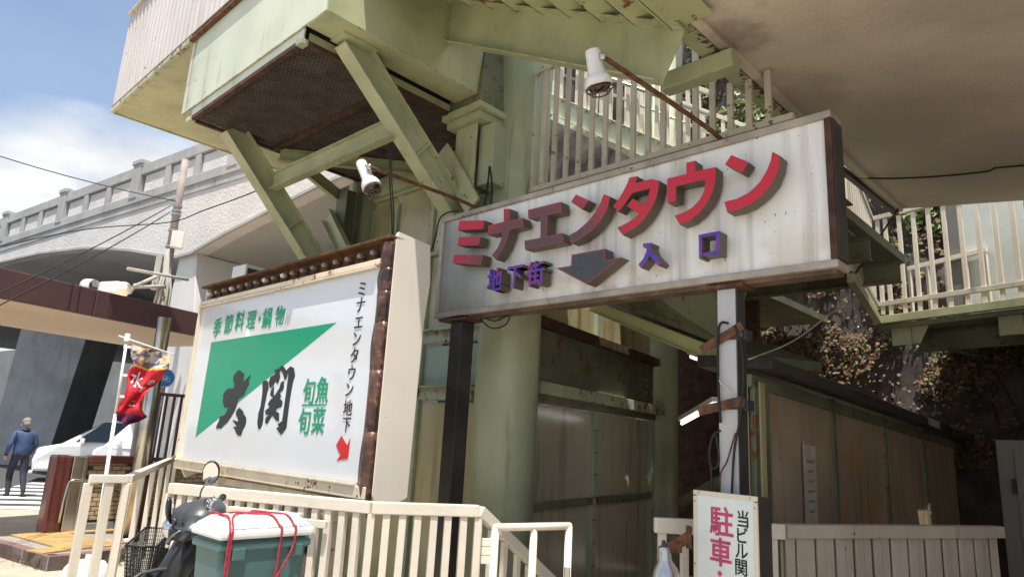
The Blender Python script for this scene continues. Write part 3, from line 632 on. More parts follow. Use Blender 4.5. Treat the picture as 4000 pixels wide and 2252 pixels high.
ra = thing('cream_railing', V((FA[0].x, FA[0].y, -.08)), 'cream steel railing turning back beside the banner', 'railing')
railing(ra, FA[:2], ZR, -.08, .125, .060, .045, .06, .06, 'cream')
railing(ra, FA[1:], ZR, -.08, .85, .060, .045, .06, .06, 'cream')
F0, F1, F2 = onZ(672, 1884, ZR), onZ(1455, 1957, ZR), onZ(1872, 1971, ZR)
rf = thing('cream_railing', V((F1.x, F1.y, -.08)), 'long cream railing with flat bars below the green triangle sign', 'railing')
railing(rf, [F0, F1, F2], ZR, -.08, .098, .046, .042, .062, .072, 'cream')
rs = thing('cream_railing', V((F2.x, F2.y, -.08)), 'cream stair railing sloping down in front of the round column', 'railing')
railing(rs, [F2+BX*.004, F2+BX*1.5-UP*.98], ZR, 0, .125, .046, .030, .055, .072, 'cream', slope_b=1.15)
# short raised panel in the front railing (a gate leaf)
gd = (F1-F0).normalized(); gn = V((gd.y, -gd.x, 0))
gl = thing('railing_gate', F0.lerp(F1, .5), 'small cream gate leaf set into the railing behind the cooler box', 'gate')
gp = lambda f, z: V((F0.lerp(F1, f).x, F0.lerp(F1, f).y, 0))+gn*.06+UP*z
m = MB(); m.bar(gp(.36, 1.07), gp(.71, 1.07), .04, .05); m.build('top_rail', 'cream', gl, .005)
m = MB(); m.bar(gp(.72, 1.045), gp(.83, 1.045), .03, .045); m.build('latch_bar', 'cream', gl, .004)
for k in range(8):
    f = lerp(.37, .70, k/7); m = MB(); m.bar(gp(f, .0), gp(f, 1.045), .035 if k in (0, 7) else .02, .035 if k in (0, 7) else .02, gd); m.build('bar', 'cream', gl, .003)
# tubular gate frame
tg = thing('tube_gate', onD(2000, 2250, 3.95), 'round tube gate frame with hinge in front of the stair railing', 'gate')
T = lambda u_, v_, d_=3.95: onD(u_, v_, d_)
tl, tr, tm = T(1936, 2058), T(2222, 2052, 4.05), T(2086, 2055, 4.0)
m = MB(); m.tube([tl, tr], .021, 12); m.ball(tl, .021, 10); m.ball(tr, .021, 10); m.build('top_tube', 'cream', tg)
for p in (tl, tr, tm): m = MB(); m.tube([p, V((p.x, p.y, 0))], .021, 12); m.build('upright', 'cream', tg)
hq = T(1898, 2150, 3.97)
for k in range(3): m = MB(); m.box(hq+UP*(.045*(k-1)), .05, .02, .043, azv(85)); m.build('hinge', 'cream', tg, .004)
m = MB(); m.box(T(2215, 2235, 4.02), .03, .03, .06, azv(85)); m.build('latch', 'aluminium', tg, .005)
# ================================================================== steel stair tower
def yellow_glass(name, c0, c1, rough=.28, st=.6, sc_=(.10, .07, .03)):
    b = NB(name); f = b.math('MULTIPLY', b.ramp(b.noise(6, 4, stretch=(1, 1, .12)), .5, .72), st)
    g_ = b.ramp(b.noise(26, 4, .6), .60, .72)
    c = b.mix(f, b.mix(b.ramp(b.noise(1.1, 3), .3, .7), c0, c1), sc_); c = b.mix(b.math('MULTIPLY', g_, .35), c, (.05, .04, .03))
    if name == 'panel_brown': c = b.mix(b.math('MULTIPLY', b.ramp(b.noise(1.7, 3, off=(1, 4, 2)), .48, .66), .55), c, (.50, .27, .11))  # warm glow in the panels put into the colour as patches
    b.bump(b.noise(5, 2), .04); return b.done(c, rough, Coat_Weight=.3, Coat_Roughness=.15)
yellow_glass('panel_yellow', (.42, .37, .19), (.56, .50, .29))
yellow_glass('panel_grey', (.46, .42, .31), (.58, .53, .41), .22, .45)
yellow_glass('panel_brown', (.38, .295, .205), (.52, .40, .28), .25, .4)
def column(name, c, r, z0, z1, label, m_='green_col'):
    root = thing(name, V((c.x, c.y, z0)), label, 'column')
    m = MB(); m.tube([V((c.x, c.y, z0)), V((c.x, c.y, z1))], r, 40); m.build('shaft', m_, root)
    return root
col1 = column('steel_column', C1, .30, -1.5, 8.5, 'thick pale green round steel column behind the long white sign')
m = MB(); m.lathe([(.302, -.01), (.312, 0), (.312, .02), (.302, .03)], C1+UP*3.2, n=40); m.build('weld_seam', 'green_col', col1)
C2 = V((2.15, 9.77, 0)); column('steel_column', C2, .30, -1.5, 9, 'pale green round column right of the glazed doors')
C3 = G(2.78, .05, 0); column('steel_column', C3, .19, -1.0, 5.0, 'slim green round column above the bulb sign')
ld = thing('steel_landing', G(1.5, -1.1, 4.7), 'pale green cantilevered steel landing with expanded metal underside', 'stair landing')
tF = -2.27
# deck and front fascia
m = MB(); m.box(G(2.87, -.87, 5.83), 5.76, 2.78, .05, AX, BX); m.build('deck_plate', 'green', ld)
m = MB(); m.box(G(1.505, tF-.004, 5.34), 2.95, .012, .88, AX, BX); m.build('fascia', 'green_sunlit', ld, .002)
m = MB(); m.box(G(1.56, tF+.016, 4.85), 2.32, .012, .16, AX, BX); m.build('lower_fascia', 'green_sunlit', ld, .002)
m = MB(); m.bar(G(.03, tF-.03, 5.795), G(2.98, tF-.03, 5.795), .06, .035); m.build('top_angle', 'rust', ld, .004)
m = MB(); m.bar(G(2.98, tF-.02, 5.825), G(5.75, tF-.02, 5.825), .05, .07); m.build('edge_angle', 'green_rusty', ld, .004)
m = MB(); m.bar(G(5.755, tF, 5.825), G(5.755, .5, 5.825), .03, .07); m.build('edge_angle', 'green', ld, .004)
# side girders
m = MB(); m.box(G(.035, -1.1, 5.345), .014, 2.34, .90, AX, BX); m.box(G(.19, -1.1, 4.895), .32, 2.34, .014, AX, BX); m.box(G(.34, -1.1, 5.34), .014, 2.33, .87, AX, BX); m.build('right_girder', 'green', ld, .003)
m = MB(); m.box(G(2.97, -1.1, 5.345), .014, 2.33, .89, AX, BX); m.box(G(2.85, -1.1, 4.90), .26, 2.33, .014, AX, BX); m.build('left_girder', 'green', ld, .003)
for s_ in (.43, 2.70): m = MB(); m.bar(G(s_, -2.2, 4.84), G(s_, 0, 4.84), .02, .10); m.build('mesh_hanger', 'green', ld)
# expanded metal underside
Z_M = 4.80; s0, s1, t0, t1 = .42, 2.72, -2.245, 0.0
m = MB(); m.bar(G(s0, t0, Z_M-.02), G(s1, t0, Z_M-.02), .05, .04); m.bar(G(s0, t0, Z_M-.018), G(s0, t1, Z_M-.018), .05, .04); m.bar(G(s1, t0, Z_M-.018), G(s1, t1, Z_M-.018), .05, .04); m.bar(G(s0, -1.3, Z_M-.022), G(s1, -1.3, Z_M-.022), .075, .04); m.bar(G(s0, t1, Z_M-.016), G(s1, t1, Z_M-.016), .05, .04); m.build('mesh_frame', 'rust_dark', ld)
for (sa, ta) in ((s0, t0), (s1, t0)): m = MB(); m.box(G(sa, ta-.012, Z_M-.035), .09, .07, .05, AX, BX); m.build('frame_corner', 'green_rusty', ld, .004)
m = MB()
def strand(a_, b_): m.bar(a_, b_, .007, .010)
pitch = .036; slope = .42                    # diamond pattern, long way along s
ext = (t1-t0)/slope
k = s0-ext
while k < s1:
    for sg_ in (1, -1):
        if sg_ == 1: p, q = (k, t0), (k+ext, t1)
        else: p, q = (k+ext, t0), (k, t1)
        f0, f1 = 0., 1.
        for (x0_, x1_) in ((p[0], q[0]),):
            dxx = x1_-x0_; fa, fb = sorted(((s0-x0_)/dxx, (s1-x0_)/dxx)); f0, f1 = max(0, fa), min(1, fb)
        if f1 > f0: strand(G(lerp(p[0], q[0], f0), lerp(p[1], q[1], f0), Z_M+.004*sg_), G(lerp(p[0], q[0], f1), lerp(p[1], q[1], f1), Z_M+.004*sg_))
    k += pitch/slope*.5*2
mg = m.build('expanded_metal', 'mesh', ld, fix=False); mg['kind'] = 'stuff'
m = MB(); m.box(G(1.57, -1.12, 5.02), 2.28, 2.2, .02, AX, BX); m.build('mesh_shade', 'mesh_shade', ld)  # near-black sheet stands in for the shade above the mesh
# corrugated parapet, one sheet per metre
def corr(sa, sb, za, zb):
    m = MB(); pts = []; s_ = sa; pw = .145
    while s_ < sb-1e-6:
        for ds, dt in ((0, 0), (.055, 0), (.075, .04), (.120, .04), (.145, 0)):
            if s_+ds <= sb+1e-6: pts.append((s_+ds, dt))
        s_ += pw
    q = []
    for p in pts:
        if not q or abs(p[0]-q[-1][0]) > 1e-6: q.append(p)
    n = len(q); m.add([G(a_, tF-.02+d_, za) for a_, d_ in q]+[G(a_, tF-.02+d_, zb) for a_, d_ in q], [(i, i+1, i+1+n, i+n) for i in range(n-1)])
    o = m.build('corrugated_sheet', 'corrugated', ld, fix=False); sd = o.modifiers.new('solid', 'SOLIDIFY'); sd.thickness = .003
for k in range(8): corr(.0+k*.725, .0+(k+1)*.725, 5.89, 7.34)
m = MB(); m.bar(G(0, tF, 7.36), G(5.80, tF, 7.36), .12, .04); m.build('parapet_cap', 'cream_dirty', ld, .004)
m = MB(); m.bar(G(0, tF-.022, 5.875), G(5.76, tF-.022, 5.875), .035, .03); m.build('sheet_trim', 'rust', ld)
m = MB(); m.box(G(5.77, -.9, 6.6), .04, 2.6, 1.5, AX, BX); m.build('end_sheet', 'corrugated', ld)
# struts and tie
def strut(s_, ta, za, tb, zb, h_, w_):
    m = MB(); p0, p1 = G(s_, ta, za), G(s_, tb, zb); m.ibeam(p0, p1, AX.cross(p1-p0), h_, w_); o = m.build('strut', 'green', ld, .003)
    d = (p1-p0).normalized(); nrm = AX.cross(d)
    for f in (.48,): m = MB(); m.box(p0.lerp(p1, f), w_-.01, .012, h_-.03, AX, d, nrm); m.build('stiffener', 'green', o)
strut(.27, -1.92, 4.91, -.15, 3.39, .24, .17)
strut(2.62, -1.86, 4.80, -.10, 2.97, .24, .17)
m = MB(); m.box(G(.25, -1.86, 4.875), .20, .36, .02, AX, BX); m.build('gusset', 'green', ld)
m = MB(); m.ibeam(G(2.54, -1.34, 4.32), G(.30, -1.34, 4.32), UP, .19, .10); m.build('tie_beam', 'green', ld, .003)
m = MB(); m.chan(G(2.66, -1.25, 4.70), G(1.7, -.05, 4.70), UP, .14, .07); m.build('brace', 'green', ld)
m = MB(); m.chan(G(2.9, -.9, 4.78), G(2.9, .3, 4.30), UP, .14, .07); m.build('brace', 'green', ld)
m = MB(); m.box(G(1.5, .02, 4.64), 2.3, .10, .24, AX, BX); m.build('rear_beam', 'green', ld, .004)
m = MB(); m.box(G(1.5, .09, 5.28), 3.0, .012, 1.02, AX, BX); m.build('rear_plate', 'green_dark', ld)
# bearing bracket on the column
bk = thing('bearing_bracket', G(.18, -.35, 3.9), 'green bearing bracket under the landing girder beside the column', 'bracket')
m = MB(); m.hexa([G(s_, t_, 4.80) for s_, t_ in ((.46, -.62), (-.04, -.62), (-.04, -.12), (.46, -.12))], [G(s_, t_, 5.75) for s_, t_ in ((.30, -.52), (.04, -.52), (.04, -.2), (.30, -.2))]); m.build('haunch', 'green_dark', bk, .006)
m = MB(); m.box(G(.21, -.37, 4.745), .56, .56, .07, AX, BX); m.box(G(.21, -.37, 4.665), .48, .48, .08, AX, BX); m.build('bearing_plate', 'green', bk, .008)
m = MB(); m.ibeam(G(.21, -.37, 3.95), G(.21, -.37, 4.62), BX, .36, .30); m.build('pedestal', 'green', bk, .003)
m = MB(); m.box(G(.0, -.30, 4.3), .20, .34, .62, AX, BX); m.build('link_plate', 'green_col', bk, .004)
m = MB(); p0, p1 = G(.50, -.60, 4.42), G(-.02, -.60, 3.72); d = (p1-p0).normalized(); m.box((p0+p1)/2, .20, (p1-p0).length, .03, d.cross(BX), d, BX); m.box((p0+p1)/2-d.cross(BX)*.10+BX*.07, .02, (p1-p0).length, .16, d.cross(BX), d, BX); m.build('knee_plate', 'green', bk, .004)
m = MB(); m.tube([G(.26, -.22, 2.75), G(.26, -.22, 3.96)], .14, 20); m.lathe([(.145, 0), (.15, .012), (.135, .025), (0, .03)], G(.26, -.22, 3.95), n=20); m.build('pipe_stub', 'green', bk)
lb = thing('knee_bracket', G(2.65, -.3, 3.9), 'green knee bracket at the slim column under the mesh landing', 'bracket')
m = MB(); m.ibeam(G(2.75, -.22, 3.7), G(2.75, -.22, 4.62), BX, .22, .24); m.build('post', 'green_dark', lb, .003)
m = MB(); m.chan(G(2.95, -.35, 4.28), G(2.45, -.35, 3.72), UP, .20, .08); m.build('knee', 'green', lb, .003)
# ------------------------------------------------------------------ wall of panels running left from the column
wa = thing('panel_wall', G(1.5, .08, -.1), 'green framed wall of yellowish panels behind the green triangle sign', 'wall')
tw = .08
edges = [.28, 1.40, 2.10, 2.62]
for i in range(3):
    a_, b_ = edges[i]+.03, edges[i+1]-.03
    for (za, zb, mt_, nm) in ((.05, 1.98, 'panel_yellow', 'panel'), (2.14, 2.58, 'teal_plate', 'plate'), (2.76, 3.60, 'panel_yellow', 'panel'), (3.66, 4.5, 'green_sunlit' if i == 0 else 'panel_yellow', 'panel')):
        m = MB(); m.box(G((a_+b_)/2, tw+.02, (za+zb)/2), b_-a_-.03, .02, zb-za-.02, AX, BX); m.build(nm, mt_, wa, .003)
        if mt_ == 'panel_yellow':
            for zb2 in range(4):
                for sb in (a_-.005, b_+.005): m = MB(); m.lathe([(.012, 0), (.010, .008), (0, .010)], G(sb, tw-.028, lerp(za, zb, (zb2+.5)/4)), -BX, 6); m.build('bolt', 'green_col', wa)
for s_ in edges: m = MB(); m.box(G(s_, tw, 2.2), .07, .055, 4.4, AX, BX); m.build('mullion', 'green_col', wa, .004)
for z, h_, mt_ in ((2.06, .13, 'green_rusty'), (2.67, .14, 'green_rusty'), (3.63, .05, 'green_col'), (4.52, .05, 'green_col'), (0.0, .08, 'green_col')):
    m = MB(); m.box(G(1.45, tw-.004, z), 2.34, .075, h_, AX, BX); m.build('rail', mt_, wa, .006)
for z, dp_ in ((2.735, .12), (2.13, .10)): m = MB(); m.box(G(1.45, tw-dp_/2, z), 2.34, dp_, .018, AX, BX); m.build('drip_ledge', 'green_rusty', wa)
m = MB(); m.tube([G(.335, .03, -.1), G(.335, .03, 2.9)], .03, 10); m.build('downpipe', 'rust_dark', wa)
# ------------------------------------------------------------------ glazed doors running right from the column
Q0 = V((.24, 6.62, 0)); QD = azv(32.5); QN = azv(122.5); QL = 3.45
def Q(q, z, o=0): return Q0+QD*q+QN*o+UP*z
dw = thing('glazed_entrance', Q(1.5, -1.0), 'grimy glazed doors with green frame between the two round columns', 'entrance')
qs = [0.0, (pl(2318, 1800, Q0, QN)-Q0).dot(QD), (pl(2545, 1800, Q0, QN)-Q0).dot(QD)]
for i in range(2):
    a_, b_ = qs[i]+.04, qs[i+1]-.04
    for (za, zb, mt_, nm) in ((-.95, .98, 'panel_grey', 'door_pane'), (1.06, 1.98, 'panel_grey', 'door_pane'), (2.84, 3.55, 'panel_yellow', 'upper_pane')):
        m = MB(); m.box(Q((a_+b_)/2, (za+zb)/2, -.02), b_-a_, .018, zb-za, QD, QN); m.build(nm, mt_, dw, .003)
    m = MB(); m.box(Q((a_+b_)/2, 1.02, 0), b_-a_, .05, .075, QD, QN); m.build('mid_rail', 'green_dark', dw, .004)
    for zb2 in range(8):
        for sb in (a_-.01, b_+.01): m = MB(); m.lathe([(.012, 0), (.009, .009), (0, .01)], Q(sb, .1+.24*zb2, .026), QN, 6); m.build('bolt', 'green_dark', dw)
for q in qs: m = MB(); m.box(Q(q, .6, 0), .085, .05, 3.0, QD, QN); m.build('stile', 'green_col', dw, .005)
m = MB(); m.box(Q(qs[1], 3.2, 0), .09, .06, .8, QD, QN); m.build('upper_mullion', 'green_col', dw, .004)
m = MB(); m.box(Q(qs[2]/2, 2.035, .0), qs[2]+.12, .07, .08, QD, QN); m.build('head_rail', 'green_dark', dw, .004)
m = MB(); m.box(Q(qs[2]/2+.05, 2.13, .06), qs[2]+.2, .16, .12, QD, QN); m.build('head_channel', 'green_rusty', dw, .005)
m = MB(); m.box(Q(qs[2]/2, 2.46, .0), qs[2], .03, .54, QD, QN); m.build('transom_plate', 'green_dark', dw)
m = MB(); m.box(Q(qs[2]/2, 2.78, .05), qs[2]+.05, .12, .10, QD, QN); m.build('rusted_beam', 'rust_dark', dw, .006)
for k in range(5): m = MB(); m.lathe([(.028, 0), (.024, .02), (0, .024)], Q(qs[2]-.28, 2.25+.09*k, .02), QN, 8); m.build('rivet', 'green_dark', dw)
# ================================================================== stair flight overhead
sf = thing('stair_flight', G(-1, -1.5, 4.5), 'steel stair flight overhead with rust spotted treads seen from below', 'stairs')
ST_A, ST_B = (.34, 5.41), (-2.36, 3.97)
H_ST = .40
def stz(s_): return lerp(ST_A[1], ST_B[1], (s_-ST_A[0])/(ST_B[0]-ST_A[0]))
m = MB(); p0, p1 = G(ST_A[0], -1.0, ST_A[1]+H_ST/2), G(ST_B[0], -1.0, ST_B[1]+H_ST/2); m.chan(p0, p1, UP, H_ST, .11, .012, 1)
o = m.build('far_stringer', 'green', sf, .003)
m = MB(); m.chan(p0-BX*1.02+UP*.12, p1-BX*1.02+UP*.12, UP, .16, .06, .012, -1); m.build('near_stringer', 'green', sf, .003)
m = MB(); m.prism([G(ST_A[0], -.985, stz(ST_A[0])+H_ST-.03), G(ST_B[0], -.985, stz(ST_B[0])+H_ST-.03), G(ST_B[0], -.985, stz(ST_B[0])+H_ST+.24), G(ST_A[0], -.985, stz(ST_A[0])+H_ST+.24)], BX*.01); m.build('cheek_plate', 'green_stair', sf)
NS = 9; ds = (ST_A[0]-ST_B[0])/NS; dz = (ST_A[1]-ST_B[1])/NS
for k in range(NS+1):
    s_ = ST_A[0]-ds*k; z = stz(s_)+H_ST-.005
    m = MB(); m.add([G(s_, -1.02, z), G(s_-ds, -1.02, z), G(s_-ds, -2.01, z), G(s_, -2.01, z)], [(0, 1, 2, 3)]); m.add([G(s_, -1.02, z), G(s_, -2.01, z), G(s_, -2.01, z+dz), G(s_, -1.02, z+dz)], [(0, 1, 2, 3)])
    o = m.build('step', 'green_stair', sf, fix=False); sd = o.modifiers.new('solid', 'SOLIDIFY'); sd.thickness = .006
m = MB(); m.box(G(-2.32, -.58, 4.27), .56, .12, .14, AX, BX); m.build('end_bracket', 'green', sf, .006)
# ================================================================== concrete landing slab overhead, right
sl_ = thing('concrete_slab', G(-5, 0, 4.5), 'broad beige stucco soffit of a concrete landing at upper right', 'slab')
sx0, sx1 = -2.47, -9.0
q = [G(sx0, -2.1, 4.42), G(sx1, -2.1, 4.42), G(sx1, 5.6, 4.42), G(-4.4, 4.35, 4.42), G(-2.53, 3.62, 4.42)]
m = MB(); m.prism(q, UP*.2); m.build('soffit', 'stucco', sl_, .012)
m = MB(); m.bar(G(sx0-.03, -2.1, 4.40), G(-2.56, 3.6, 4.40), .08, .05); m.build('soffit_lip', 'stucco', sl_, .01)
eb = thing('edge_beam', G(-2.38, 0, 4.4), 'rust speckled green edge beam along the stucco soffit', 'beam')
b = NB('edge_rust'); tt = b.along(tuple(G(-2.47, 0, 0)), tuple(-AX)); f = b.ramp(b.math('ADD', b.noise(26, 5, .7), b.math('MULTIPLY', b.ramp(tt, -.10, .0), .22)), .68, .74)
b.done(b.mix(f, b.mix(b.noise(3, 4), (.40, .41, .24), (.50, .50, .31)), b.mix(b.noise(40), RUST, (.06, .025, .012))), .6)
m = MB(); m.bar(G(-2.40, -2.1, 4.385), G(-2.45, 1.6, 4.385), .15, .02); m.bar(G(-2.33, -2.1, 4.47), G(-2.38, 1.6, 4.47), .012, .17); m.build('angle', 'edge_rust', eb, .003)
m = MB(); m.box(G(-2.42, -1.42, 4.44), .12, .16, .1, AX, BX); m.build('end_block', 'cream', eb, .005)
m = MB(); m.bar(G(-2.44, 1.6, 4.37), G(-2.53, 3.6, 4.37), .05, .06); m.build('dark_seam', 'black', eb)
bw2 = thing('unseen_shade_wall', G(-8.4, 1, -.1), 'unseen beige wall at right, added to block sky light', 'wall', kind='structure')  # added out of view to darken the area under the slab
m = MB(); m.box(G(-8.4, 1.5, 2.1), .3, 8.2, 4.6, AX, BX); m.build('wall', 'stucco', bw2)
# unseen deck above the frame, added to keep the sun off the long sign
ul = thing('unseen_shade_deck', G(-4, -1.5, 7.3), 'unseen deck above the soffit, added to shade the long sign', 'stair landing', kind='structure')
m = MB(); m.box(G(-2.6, -1.15, 7.3), 5.4, 2.35, .15, AX, BX); m.build('deck', 'green', ul)
# ================================================================== walkway behind the long sign
wk = thing('walkway_railing', G(-1.5, -.1, 4.0), 'cream railing of upright bars above the long white sign', 'railing')
m = MB(); m.bar(G(-.20, -.1, 3.975), G(-2.8, -.1, 3.975), .05, .05); m.build('bottom_rail', 'cream_dirty', wk, .004)
m = MB(); m.bar(G(-.20, -.1, 5.24), G(-2.35, -.1, 5.24), .06, .06); m.build('top_rail', 'cream_dirty', wk, .004)
src = None
for k in range(20):
    s_ = -.26-.1475*k
    if s_ < -2.75: break
    H = 1.21 if s_ > -2.2 else .40
    if k == 0 or H != lastH:
        m = MB(); m.box((0, 0, H/2), .048, .03, H, AX, BX); src = m.build('bar', 'cream_dirty', wk, .003, org=V((0, 0, 0))); src.location = G(s_, -.1, 4.0)-V(wk.location); lastH = H
    else: inst(src, 'bar', G(s_, -.1, 4.0), wk)
m = MB(); m.bar(G(-.20, -.1, 3.97), G(-.20, -.1, 5.28), .07, .05, BX); m.build('end_post', 'cream_dirty', wk, .004)
wd_ = thing('walkway_deck', G(-1.4, 1.6, 3.7), 'dark green underside of the walkway behind the long sign', 'walkway')
m = MB(); m.box(G(-1.42, 1.72, 3.80), 2.35, 3.6, .10, AX, BX); m.build('deck', 'green_dark', wd_); m = MB(); m.box(G(.1, 5.1, 3.80), 1.6, 3.1, .10, AX, BX); m.build('deck', 'green_dark', wd_)  # second deck piece is added to keep sun off the wall behind
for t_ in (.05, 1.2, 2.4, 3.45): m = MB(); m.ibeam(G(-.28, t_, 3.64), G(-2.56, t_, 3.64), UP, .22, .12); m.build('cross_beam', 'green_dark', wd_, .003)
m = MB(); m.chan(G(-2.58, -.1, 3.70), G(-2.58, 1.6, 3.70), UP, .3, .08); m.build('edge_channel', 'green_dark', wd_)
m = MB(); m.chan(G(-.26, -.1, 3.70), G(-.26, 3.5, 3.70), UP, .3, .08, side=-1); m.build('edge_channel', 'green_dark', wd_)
# rear flight seen between the bars, in sunlight
rfl = thing('rear_stair_flight', G(.3, 2.2, 5.5), 'sunlit cream and green stair flight seen between the railing bars', 'stairs')
def RF(f, t_, dz_=0): return G(lerp(1.7, -1.1, f), t_, lerp(6.55, 4.62, f)+dz_)
m = MB(); m.chan(RF(-.2, 2.0), RF(1, 2.0), UP, .26, .07); m.build('stringer', 'green_sunlit', rfl, .003)
m = MB(); m.chan(RF(-.2, 3.1), RF(1, 3.1), UP, .26, .07, side=-1); m.build('stringer', 'green_sunlit', rfl, .003)
for k in range(13): p = RF(k/13, 2.55, .06); m = MB(); m.box(p, .24, 1.06, .02, AX, BX); m.build('tread', 'green', rfl)
for t_ in (1.96, 3.14):
    m = MB(); m.bar(RF(-.2, t_, 1.02), RF(1, t_, 1.02), .05, .05); m.build('handrail', 'cream', rfl, .004)
    m = MB(); m.tube([RF(-.2, t_-.06, .72), RF(1, t_-.06, .72)], .022, 8); m.build('grab_tube', 'steel_rail', rfl)
    m = MB(); m.box((0, 0, .45), .05, .03, .88, AX, BX); src = m.build('bar', 'cream', rfl, .003, org=V((0, 0, 0))); src.location = RF(0, t_, .1)-V(rfl.location)
    for k in range(1, 20): inst(src, 'bar', RF(k/20, t_, .1), rfl)
# yellow green sloping member and lamps at the entrance
ec = thing('entrance_canopy_beam', V((1.3, 6.4, 2.7)), 'sloping yellow green channel beam crossing the dark entrance', 'beam')
p0, p1 = V((.90, 7.45, 3.15)), V((1.80, 5.55, 2.36)); 
m = MB(); m.chan(p0, p1, UP, .13, .05, .01, 1); paint('green_yellow', (.55, .56, .30), .45, .08, 2); m.build('channel', 'green_yellow', ec, .003)
d_ = (p1-p0).normalized(); sdv = V((d_.y, -d_.x, 0)).normalized(); sdv = sdv if sdv.dot(BX) > 0 else -sdv
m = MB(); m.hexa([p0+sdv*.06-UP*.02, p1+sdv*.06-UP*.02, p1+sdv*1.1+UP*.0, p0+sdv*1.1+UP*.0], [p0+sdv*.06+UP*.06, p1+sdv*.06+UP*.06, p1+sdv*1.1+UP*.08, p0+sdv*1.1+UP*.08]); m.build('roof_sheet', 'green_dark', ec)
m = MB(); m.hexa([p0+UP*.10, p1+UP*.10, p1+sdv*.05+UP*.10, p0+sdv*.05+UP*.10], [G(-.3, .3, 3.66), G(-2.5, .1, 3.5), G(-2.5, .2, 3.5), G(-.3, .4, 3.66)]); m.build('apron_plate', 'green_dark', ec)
def tubelamp(p0, p1, label):
    root = thing('tube_lamp', (p0+p1)/2, label, 'lamp', 'lit tube lamps in the entrance'); m = MB(); m.bar(p0+UP*.05, p1+UP*.05, .10, .05); m.build('housing', 'white', root, .006)
    m = MB(); m.tube([p0, p1], .02, 8); m.build('tube', 'tube_light', root)
tubelamp(onD(2664, 1652, 8.6), onD(2800, 1578, 7.2), 'lower lit fluorescent tube slanting beside the right column')
tubelamp(onD(2700, 1392, 7.6), onD(2830, 1438, 6.6), 'upper lit fluorescent tube under the sloping beam')
# inside of the stairwell: a dark sheet stands in for its shade
iw = thing('stairwell_backdrop', G(-1, 5, 0), 'dark backdrop standing in for the shaded stairwell behind the right post', 'wall')
m = MB(); m.box(G(.30, 4.6, 1.2), 1.5, .1, 5.4, AX, BX); m.build('back', 'rust_dark', iw)
m = MB(); m.bar(onD(2662, 1960, 8.3), onD(2810, 1880, 7.0), .05, .10); m.build('stair_rail', 'green_dark', iw)
# ================================================================== right wall of the entrance, with brown panels
er = thing('stair_enclosure', G(-2.26, 3, -.5), 'row of grimy brown panels in a green frame at right', 'enclosure')
tm = [.50, 1.95, 3.50, 5.10, 6.9]
def rz(t_): return lerp(2.19, 1.93, (t_-.25)/7.)
for i in range(4):
    a_, b_ = tm[i]+.05, tm[i+1]-.05; m = MB(); m.hexa([G(-2.27, a_, -.4), G(-2.27, b_, -.4), G(-2.25, b_, -.4), G(-2.25, a_, -.4)], [G(-2.27, a_, rz(a_)-.09), G(-2.27, b_, rz(b_)-.09), G(-2.25, b_, rz(b_)-.09), G(-2.25, a_, rz(a_)-.09)]); m.build('panel', 'panel_brown', er, .004)
    for k in range(7):
        m = MB(); m.lathe([(.014, 0), (.010, .01), (0, .012)], G(-2.295, tm[i]+.0, .6+.22*k), -AX, 6); m.build('bolt', 'green_dark', er)
for i, t_ in enumerate(tm): m = MB(); m.box(G(-2.26, t_, .85), .06, .09, 2.6, AX, BX); m.build('mullion', 'green_dark', er, .005)
m = MB(); m.bar(G(-2.27, .2, rz(.2)-.05), G(-2.27, 7.2, rz(7.2)-.05), .07, .09); m.build('top_rail', 'green_dark', er, .004)
m = MB(); m.box(G(-2.30, .36, .8), .03, .09, 2.68, AX, BX); m.build('lit_edge', 'panel_yellow', er, .004)  # this strip and the next put the lit pilaster edges into the colour
m = MB(); m.box(G(-2.24, .20, .8), .05, .05, 2.75, AX, BX); m.build('lit_corner', 'green_sunlit', er, .004)
m = MB(); m.box(G(-2.285, .28, .8), .04, .07, 2.7, AX, BX); m.build('corner_post', 'green_dark', er, .004)
m = MB(); m.hexa([G(-2.50, .1, rz(.1)+.01), G(-2.50, 7.3, rz(7.3)+.01), G(-1.7, 7.3, rz(7.3)+.10), G(-1.7, .5, rz(.1)+.10)], [G(-2.50, .1, rz(.1)+.10), G(-2.50, 7.3, rz(7.3)+.10), G(-1.7, 7.3, rz(7.3)+.20), G(-1.7, .5, rz(.1)+.20)]); m.build('roof', 'steel_dark', er, .01)
nt_ = thing('paper_notice', G(-2.30, 1.35, 1.3), 'faded paper notice taped on the brown panel', 'notice')
m = MB(); m.box(G(-2.283, 1.33, 1.38), .004, .26, .66, AX, BX); m.build('sheet', 'paper', nt_)
for k in range(6): m = MB(); m.box(G(-2.287, 1.33, 1.58-.08*k), .003, .16-.02*(k % 3), .02, AX, BX); m.build('print_line', 'paving_grey', nt_)
m = MB(); m.box(G(-2.286, 1.19, 1.35), .003, .03, .78, AX, BX); m.build('tape', 'paper', nt_)
